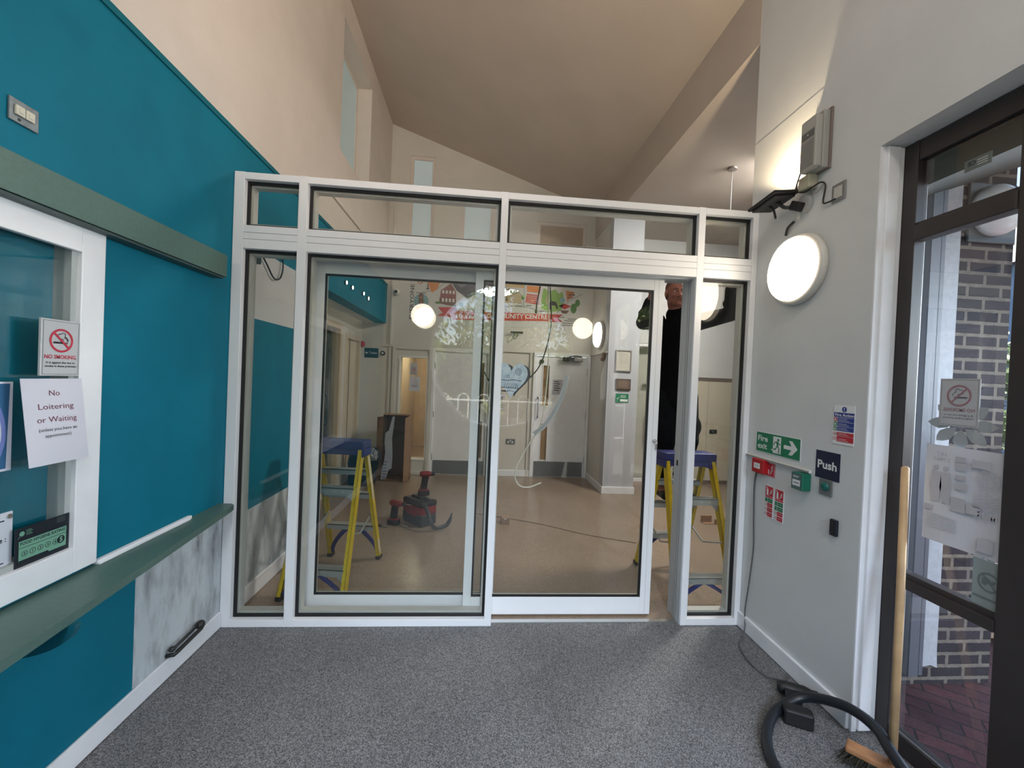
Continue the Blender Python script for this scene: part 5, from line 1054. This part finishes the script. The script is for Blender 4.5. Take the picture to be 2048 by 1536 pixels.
# ================================================================== THE MAN ON THE LADDER
def blob(spec, name, parent, mat, vox, smooth_it=4, extra=None):
    """one continuous skin over overlapping limbs; spec items: ('c', p, q, r0, r1) or ('e', centre, radii, rot)"""
    b = MB()
    for s_ in spec:
        if s_[0] == 'c':
            p, q, r0, r1 = Vector(s_[1]), Vector(s_[2]), s_[3], s_[4]
            b.cyl(p, q, r0, mat, r1, 14); b.ell(p, (r0,)*3, mat, None, 14, 10); b.ell(q, (r1,)*3, mat, None, 14, 10)
        else: b.ell(s_[1], s_[2], mat, (s_[3] if len(s_) > 3 else None), 20, 14)
    o = b.build(name, parent)
    md = o.modifiers.new('r', 'REMESH'); md.mode = 'VOXEL'; md.voxel_size = vox; md.adaptivity = 0
    ms = o.modifiers.new('s', 'SMOOTH'); ms.iterations = smooth_it; ms.factor = .5
    bpy.context.view_layer.update()
    me = bpy.data.meshes.new_from_object(o.evaluated_get(bpy.context.evaluated_depsgraph_get())); o.modifiers.clear(); old = o.data; o.data = me; bpy.data.meshes.remove(old)
    me.polygons.foreach_set('use_smooth', [True]*len(me.polygons))
    me.materials.clear(); me.materials.append(mat)
    if extra:
        for mm, test in extra:
            me.materials.append(mm); k = len(me.materials)-1
            for pl in me.polygons:
                if test(WM[o.name] @ pl.center): pl.material_index = k
    return o
man = T('person', 'man in black work clothes standing on the ladder behind the door, arms raised', 'person', (1.62, 3.40, .615))
G = .625  # sole height
hx, hy, hz = 1.603, 3.36, 2.330           # centre of the head
rh = Euler((math.radians(4), 0, math.radians(-6))).to_matrix()
def H(x, y, z): return Vector((hx, hy, hz))+rh @ Vector((x, y, z))
body = []
# head: skull, jaw, face planes, nose, brow, ears, neck
body += [('e', H(0, .012, .035), (.076, .092, .088), rh), ('e', H(0, -.020, -.010), (.064, .066, .092), rh), ('e', H(0, -.040, -.075), (.042, .040, .036), rh), ('e', H(.035, -.015, -.055), (.028, .045, .04), rh), ('e', H(-.035, -.015, -.055), (.028, .045, .04), rh)]
body += [('c', H(0, -.080, .018), H(0, -.105, -.030), .010, .014), ('e', H(.013, -.094, -.034), (.009, .011, .008), rh), ('e', H(-.013, -.094, -.034), (.009, .011, .008), rh)]
body += [('c', H(-.045, -.070, .028), H(-.012, -.082, .025), .010, .009), ('c', H(.045, -.070, .028), H(.012, -.082, .025), .010, .009), ('e', H(.038, -.062, -.022), (.022, .018, .018), rh), ('e', H(-.038, -.062, -.022), (.022, .018, .018), rh)]
body += [('c', H(-.020, -.080, -.060), H(.020, -.080, -.060), .007, .007), ('c', H(-.016, -.079, -.070), H(.016, -.079, -.070), .008, .008), ('e', H(0, -.072, -.092), (.020, .018, .016), rh)]
for s_ in (-1, 1): body += [('e', H(s_*.078, .010, -.002), (.010, .020, .030), rh)]
nk = Vector((1.640, 3.415, 2.200))
body += [('c', H(0, .03, -.06), nk, .056, .062)]
sL, sR = Vector((1.480, 3.43, 2.100)), Vector((1.850, 3.43, 2.115)); eL, eR = Vector((1.322, 3.32, 2.070)), Vector((2.075, 3.33, 2.180)); wL, wR = Vector((1.308, 3.15, 2.240)), Vector((1.945, 3.14, 2.385))
pel = Vector((1.69, 3.44, 1.53)); che = Vector((1.675, 3.43, 1.98))
body += [('e', che, (.165, .095, .15)), ('c', pel+Vector((0, 0, .18)), pel, .12, .13), ('c', che, pel+Vector((0, 0, .15)), .13, .115), ('c', nk, che, .06, .10)]
for a, e, w_ in ((sL, eL, wL), (sR, eR, wR)): body += [('c', a, e, .055, .042), ('c', e, w_, .042, .027)]
kL, kR = Vector((1.585, 3.375, 1.10)), Vector((1.790, 3.385, 1.10)); aL, aR = Vector((1.570, 3.43, .70)), Vector((1.765, 3.43, .70))
for s_, k_, a_ in ((-.075, kL, aL), (.075, kR, aR)): body += [('c', pel+Vector((s_, 0, -.05)), k_, .085, .058), ('c', k_, a_, .056, .038), ('c', a_, a_+Vector((0, -.11, -.05)), .034, .030)]
# hands: palm, four unequal bent fingers and a thumb each
for wv, sgn, up in ((wL, 1, Vector((.15, -.35, 1)).normalized()), (wR, -1, Vector((-.2, -.35, 1)).normalized())):
    side = Vector((1, 0, 0)) if sgn > 0 else Vector((-1, 0, 0)); side = (side-up*side.dot(up)).normalized(); nr = up.cross(side)*sgn
    if nr.y > 0: nr = -nr
    pc_ = wv+up*.055
    body += [('c', wv, wv+up*.03, .026, .028), ('e', pc_, (.040, .016, .046), Matrix((side, nr, up)).transposed())]
    for i, (of, ln_) in enumerate(((.034, .072), (.0115, .083), (-.0115, .078), (-.034, .060))):
        p0 = pc_+side*of+up*.035; p1 = p0+up*ln_*.45+nr*.006; p2 = p1+up*ln_*.25+nr*.018; p3 = p2+up*ln_*.08+nr*.020
        body += [('c', p0, p1, .0092, .0084), ('c', p1, p2, .0084, .0076), ('c', p2, p3, .0076, .0070)]
    t0 = wv+up*.025+side*.026; t1 = t0+side*.026+up*.026+nr*.008; t2 = t1+side*.008+up*.026+nr*.012
    body += [('c', t0, t1, .012, .0105), ('c', t1, t2, .0105, .009)]
inv = rh.transposed()
def hairtest(c):
    l = inv @ (c-Vector((hx, hy, hz))); return l.z > .062+.35*max(0, -l.y-.03) or (l.y > .03 and l.z > -.045 and abs(l.x) < .1 and l.z < .2) if (l.length < .2) else False
bo = blob(body, 'body', man, skin, .0042, 2)
b = MB()
for s_ in (-1, 1):
    b.ell(H(s_*.030, -.0755, .006), (.0125, .009, .0085), eyew, rh, 12, 8); b.ell(H(s_*.030+.003, -.0835, .007), (.0052, .003, .0055), ink, rh, 10, 6)
b.build('eyes', bo)
b = MB()
for s_ in (-1, 1): b.tube([H(s_*.050, -.070, .026), H(s_*.032, -.086, .033), H(s_*.014, -.088, .027)], .0038, hairm, 6)
b.tube([H(-.022, -.0875, -.0645), H(0, -.092, -.063), H(.022, -.0875, -.0645)], .0022, M('lip_line', (.16, .05, .045), .6), 6); b.build('brows_and_mouth', bo)
blob([('e', H(0, .020, .046), (.0785, .093, .083), rh), ('e', H(0, .045, .0), (.074, .066, .075), rh)], 'hair', man, hairm, .006, 3)
# jacket
jk = [('e', che+Vector((0, 0, .01)), (.185, .115, .165)), ('c', che, pel+Vector((0, 0, .02)), .150, .150), ('e', pel+Vector((0, 0, .02)), (.175, .125, .10)), ('c', pel+Vector((0, 0, .1)), pel+Vector((0, 0, -.08)), .155, .162), ('c', nk+Vector((0, .005, -.035)), che, .076, .12), ('c', nk, nk+Vector((0, .01, -.04)), .066, .08)]
for a, e, w_ in ((sL, eL, wL), (sR, eR, wR)):
    w2 = e.lerp(w_, .82); jk += [('c', a, e, .075, .062), ('c', e, w2, .060, .045), ('c', w2-(w_-e)*.02, w2, .046, .044), ('e', e.lerp(w_, .35), (.066, .060, .05)), ('e', a.lerp(e, .5), (.078, .076, .06))]
blob(jk, 'jacket', man, cloth, .009, 3)
tr = [('e', pel+Vector((0, 0, -.02)), (.160, .118, .12)), ('e', pel+Vector((0, .02, -.10)), (.150, .115, .10))]
for s_, k_, a_ in ((-.078, kL, aL), (.078, kR, aR)): tr += [('c', pel+Vector((s_, 0, -.06)), k_, .105, .080), ('c', k_, a_+Vector((0, 0, .06)), .076, .062), ('e', a_+Vector((0, .0, .10)), (.075, .072, .04)), ('e', k_+Vector((s_*.6, 0, .12)), (.05, .06, .085))]
blob(tr, 'trousers', man, clothg, .010, 3)
for a_ in (aL, aR):
    bo_ = [('c', a_+Vector((0, .01, .05)), a_+Vector((0, .012, -.03)), .050, .046), ('c', a_+Vector((0, .03, -.045)), a_+Vector((0, -.13, -.048)), .036, .038), ('e', a_+Vector((0, -.14, -.045)), (.046, .055, .034))]
    o = blob(bo_, 'boot', man, boot, .008, 2)
# ================================================================== OUTSIDE
def tree(x, y, h, r, n, seed, label, mat=leafm, trunk=.12, zb=-.12):
    rnd = random.Random(seed); o = T('tree', label, 'tree', (x, y, zb))
    b = MB(); b.cyl((x, y, zb), (x, y, zb+h*.55), trunk, bark, trunk*.5, 10)
    for k in range(5): a = rnd.uniform(0, 2*PI); b.cyl((x, y, zb+h*.4), (x+math.cos(a)*r*.5, y+math.sin(a)*r*.5, zb+h*.7), trunk*.4, bark, trunk*.15, 6)
    b.build('trunk', o)
    b = MB(); cl = [(Vector((x+rnd.uniform(-.6, .6)*r, y+rnd.uniform(-.6, .6)*r, zb+h*rnd.uniform(.45, .95))), rnd.uniform(.35, .6)*r) for _ in range(14)]
    for i in range(n):
        c_, rr = cl[i % len(cl)]; d = Vector((rnd.gauss(0, 1), rnd.gauss(0, 1), rnd.gauss(0, 1))).normalized(); p = c_+d*rr*rnd.uniform(.6, 1.05)
        u = Vector((rnd.gauss(0, 1), rnd.gauss(0, 1), rnd.gauss(0, 1))).normalized(); v = u.orthogonal().normalized(); s_ = rnd.uniform(.05, .11)
        b.add([p-u*s_, p+v*s_*.5, p+u*s_, p-v*s_*.5], [[0, 1, 2, 3]], mat)
    b.build('foliage', o); return o
tree(-2.6, -8.5, 5.2, 1.7, 6000, 1, 'leafy tree reflected in the left of the glass')
tree(.9, -8.3, 5.6, 1.8, 7000, 2, 'pale green tree reflected in the middle of the glass')
tree(5.2, -8.6, 5.0, 1.8, 5000, 3, 'leafy tree reflected toward the right of the glass')
b = MB(); b.box(-16, 1.93, -14, -1.35, -.24, -.10, tar); b.build('floor_street', kind=ST)
b = MB(); b.box(-1.6, 3.2, -4.2, -1.9, -.10, -.06, M('pale_path', (.16, .15, .135), .9)); b.build('floor_path', kind=ST)
b = MB()
for i in range(26): x = -2.6+.26*i; b.box(x-.012, x+.012, -5.412, -5.388, -.10, 1.05, fencew)
b.box(-2.7, 4.1, -5.42, -5.38, .08, .12, fencew); b.box(-2.7, 4.1, -5.42, -5.38, .95, .99, fencew)
for i in range(0, 25, 2): x = -2.6+.26*i; b.tube([(x+.13+.13*math.cos(t), -5.4, 1.0+.13*math.sin(t)) for t in [PI*k/8 for k in range(9)]], .008, fencew, 5)
b.build('garden_railing', label='white metal railing reflected low in the door glass', cat='railing')
rnd = random.Random(11)
for k, (x, y) in enumerate(((-1.0, -4.55), (.4, -4.5), (1.9, -4.55))):
    b = MB()
    for i in range(95):
        a = rnd.uniform(0, 2*PI); L = rnd.uniform(.85, 1.35); e = rnd.uniform(.35, .95); p0 = Vector((x, y, -.06)); p1 = p0+Vector((math.cos(a)*L*.16, math.sin(a)*L*.16, L*.75)); p2 = p0+Vector((math.cos(a)*L*.36, math.sin(a)*L*.36, L*(.7+.35*e)))
        s_ = Vector((-math.sin(a), math.cos(a), 0))*.016
        b.add([p0-s_, p0+s_, p1+s_, p1-s_, p2], [[0, 1, 2, 3], [3, 2, 4]], grassm)
    b.build('spiky_plant', label='spiky long-leaved plant reflected low in the glass, %s' % ('left of three', 'middle of three', 'right of three')[k], cat='plant', group='spiky plants outside the front window')
o = T('backdrop', 'long dark leafy backdrop added behind the trees, seen only in reflection', 'backdrop', (0, -12.5, -.1)); o['label'] = 'long dark green leafy backdrop added behind the trees reflected in the glass'
b = MB(); rnd = random.Random(21)  # leafy wall added to block the bright horizon from reflections
for i in range(7000):
    p = Vector((rnd.uniform(-11, 12), -12.5+rnd.uniform(-.35, .55), rnd.uniform(-.1, 3.0))); u = Vector((rnd.gauss(0, 1), rnd.gauss(0, 1), rnd.gauss(0, 1))).normalized(); v = u.orthogonal().normalized(); s_ = rnd.uniform(.10, .2)
    b.add([p-u*s_, p+v*s_*.6, p+u*s_, p-v*s_*.6], [[0, 1, 2, 3]], leafd)
b.build('foliage', o)
b = MB(); b.box(-11, 12, -13.0, -12.6, -.1, 2.9, M('backdrop_core', (.02, .04, .015), .9)); b.build('core', o)
# to the right of the entrance
b = MB(); b.box(9.5, 13.5, 6.4, 9.5, -.12, 4.0, M('house_pale_blue', (.10, .17, .27), .7)); b.prism([(9.3, 6.2, 4.0), (13.7, 6.2, 4.0), (11.5, 6.2, 5.4)], (0, 3.4, 0), M('house_roof', (.12, .13, .15), .8)); ho = b.build('house', label='pale blue house far beyond the brick corner', cat='house')
for xx in (9.8, 10.9, 12.2):
    b = MB(); rect_ring(b, xx, xx+.7, 2.1, 3.4, .09, 6.34, 6.40, fencew); b.box(xx+.09, xx+.61, 6.38, 6.399, 2.19, 3.31, M('house_glass', (.12, .16, .2), .2)); b.build('window', ho)
tree(7.4, 4.9, 2.6, .75, 1500, 5, 'small green tree beyond the brick corner', leafd, .06)
b = MB(); b.box(4.6, 9.0, 3.7, 3.75, .0, .85, M('garden_wall_white', (.25, .25, .24), .8)); b.box(4.6, 9.0, 3.68, 3.77, .85, .92, fencew); b.build('garden_wall', label='low white garden wall beyond the brick corner', cat='wall')
# beyond the annex entrance
b = MB()
for i in range(16): x = 1.9+.14*i; b.box(x-.010, x+.010, 8.39, 8.41, -.1, 1.25, fencew)
b.box(1.8, 4.2, 8.385, 8.415, .05, .09, fencew); b.box(1.8, 4.2, 8.385, 8.415, 1.05, 1.09, fencew); b.build('gate_railing', label='white gate railing outside the far glass entrance', cat='railing')
b = MB(); b.box(1.6, 5.5, 10.5, 10.6, -.1, 1.35, M('far_fence', (.16, .14, .11), .8)); b.build('far_fence', label='pale boundary fence behind the gate railing', cat='fence')
tree(2.9, 12.5, 5.5, 2.3, 3000, 8, 'bright green tree outside the far glass entrance')
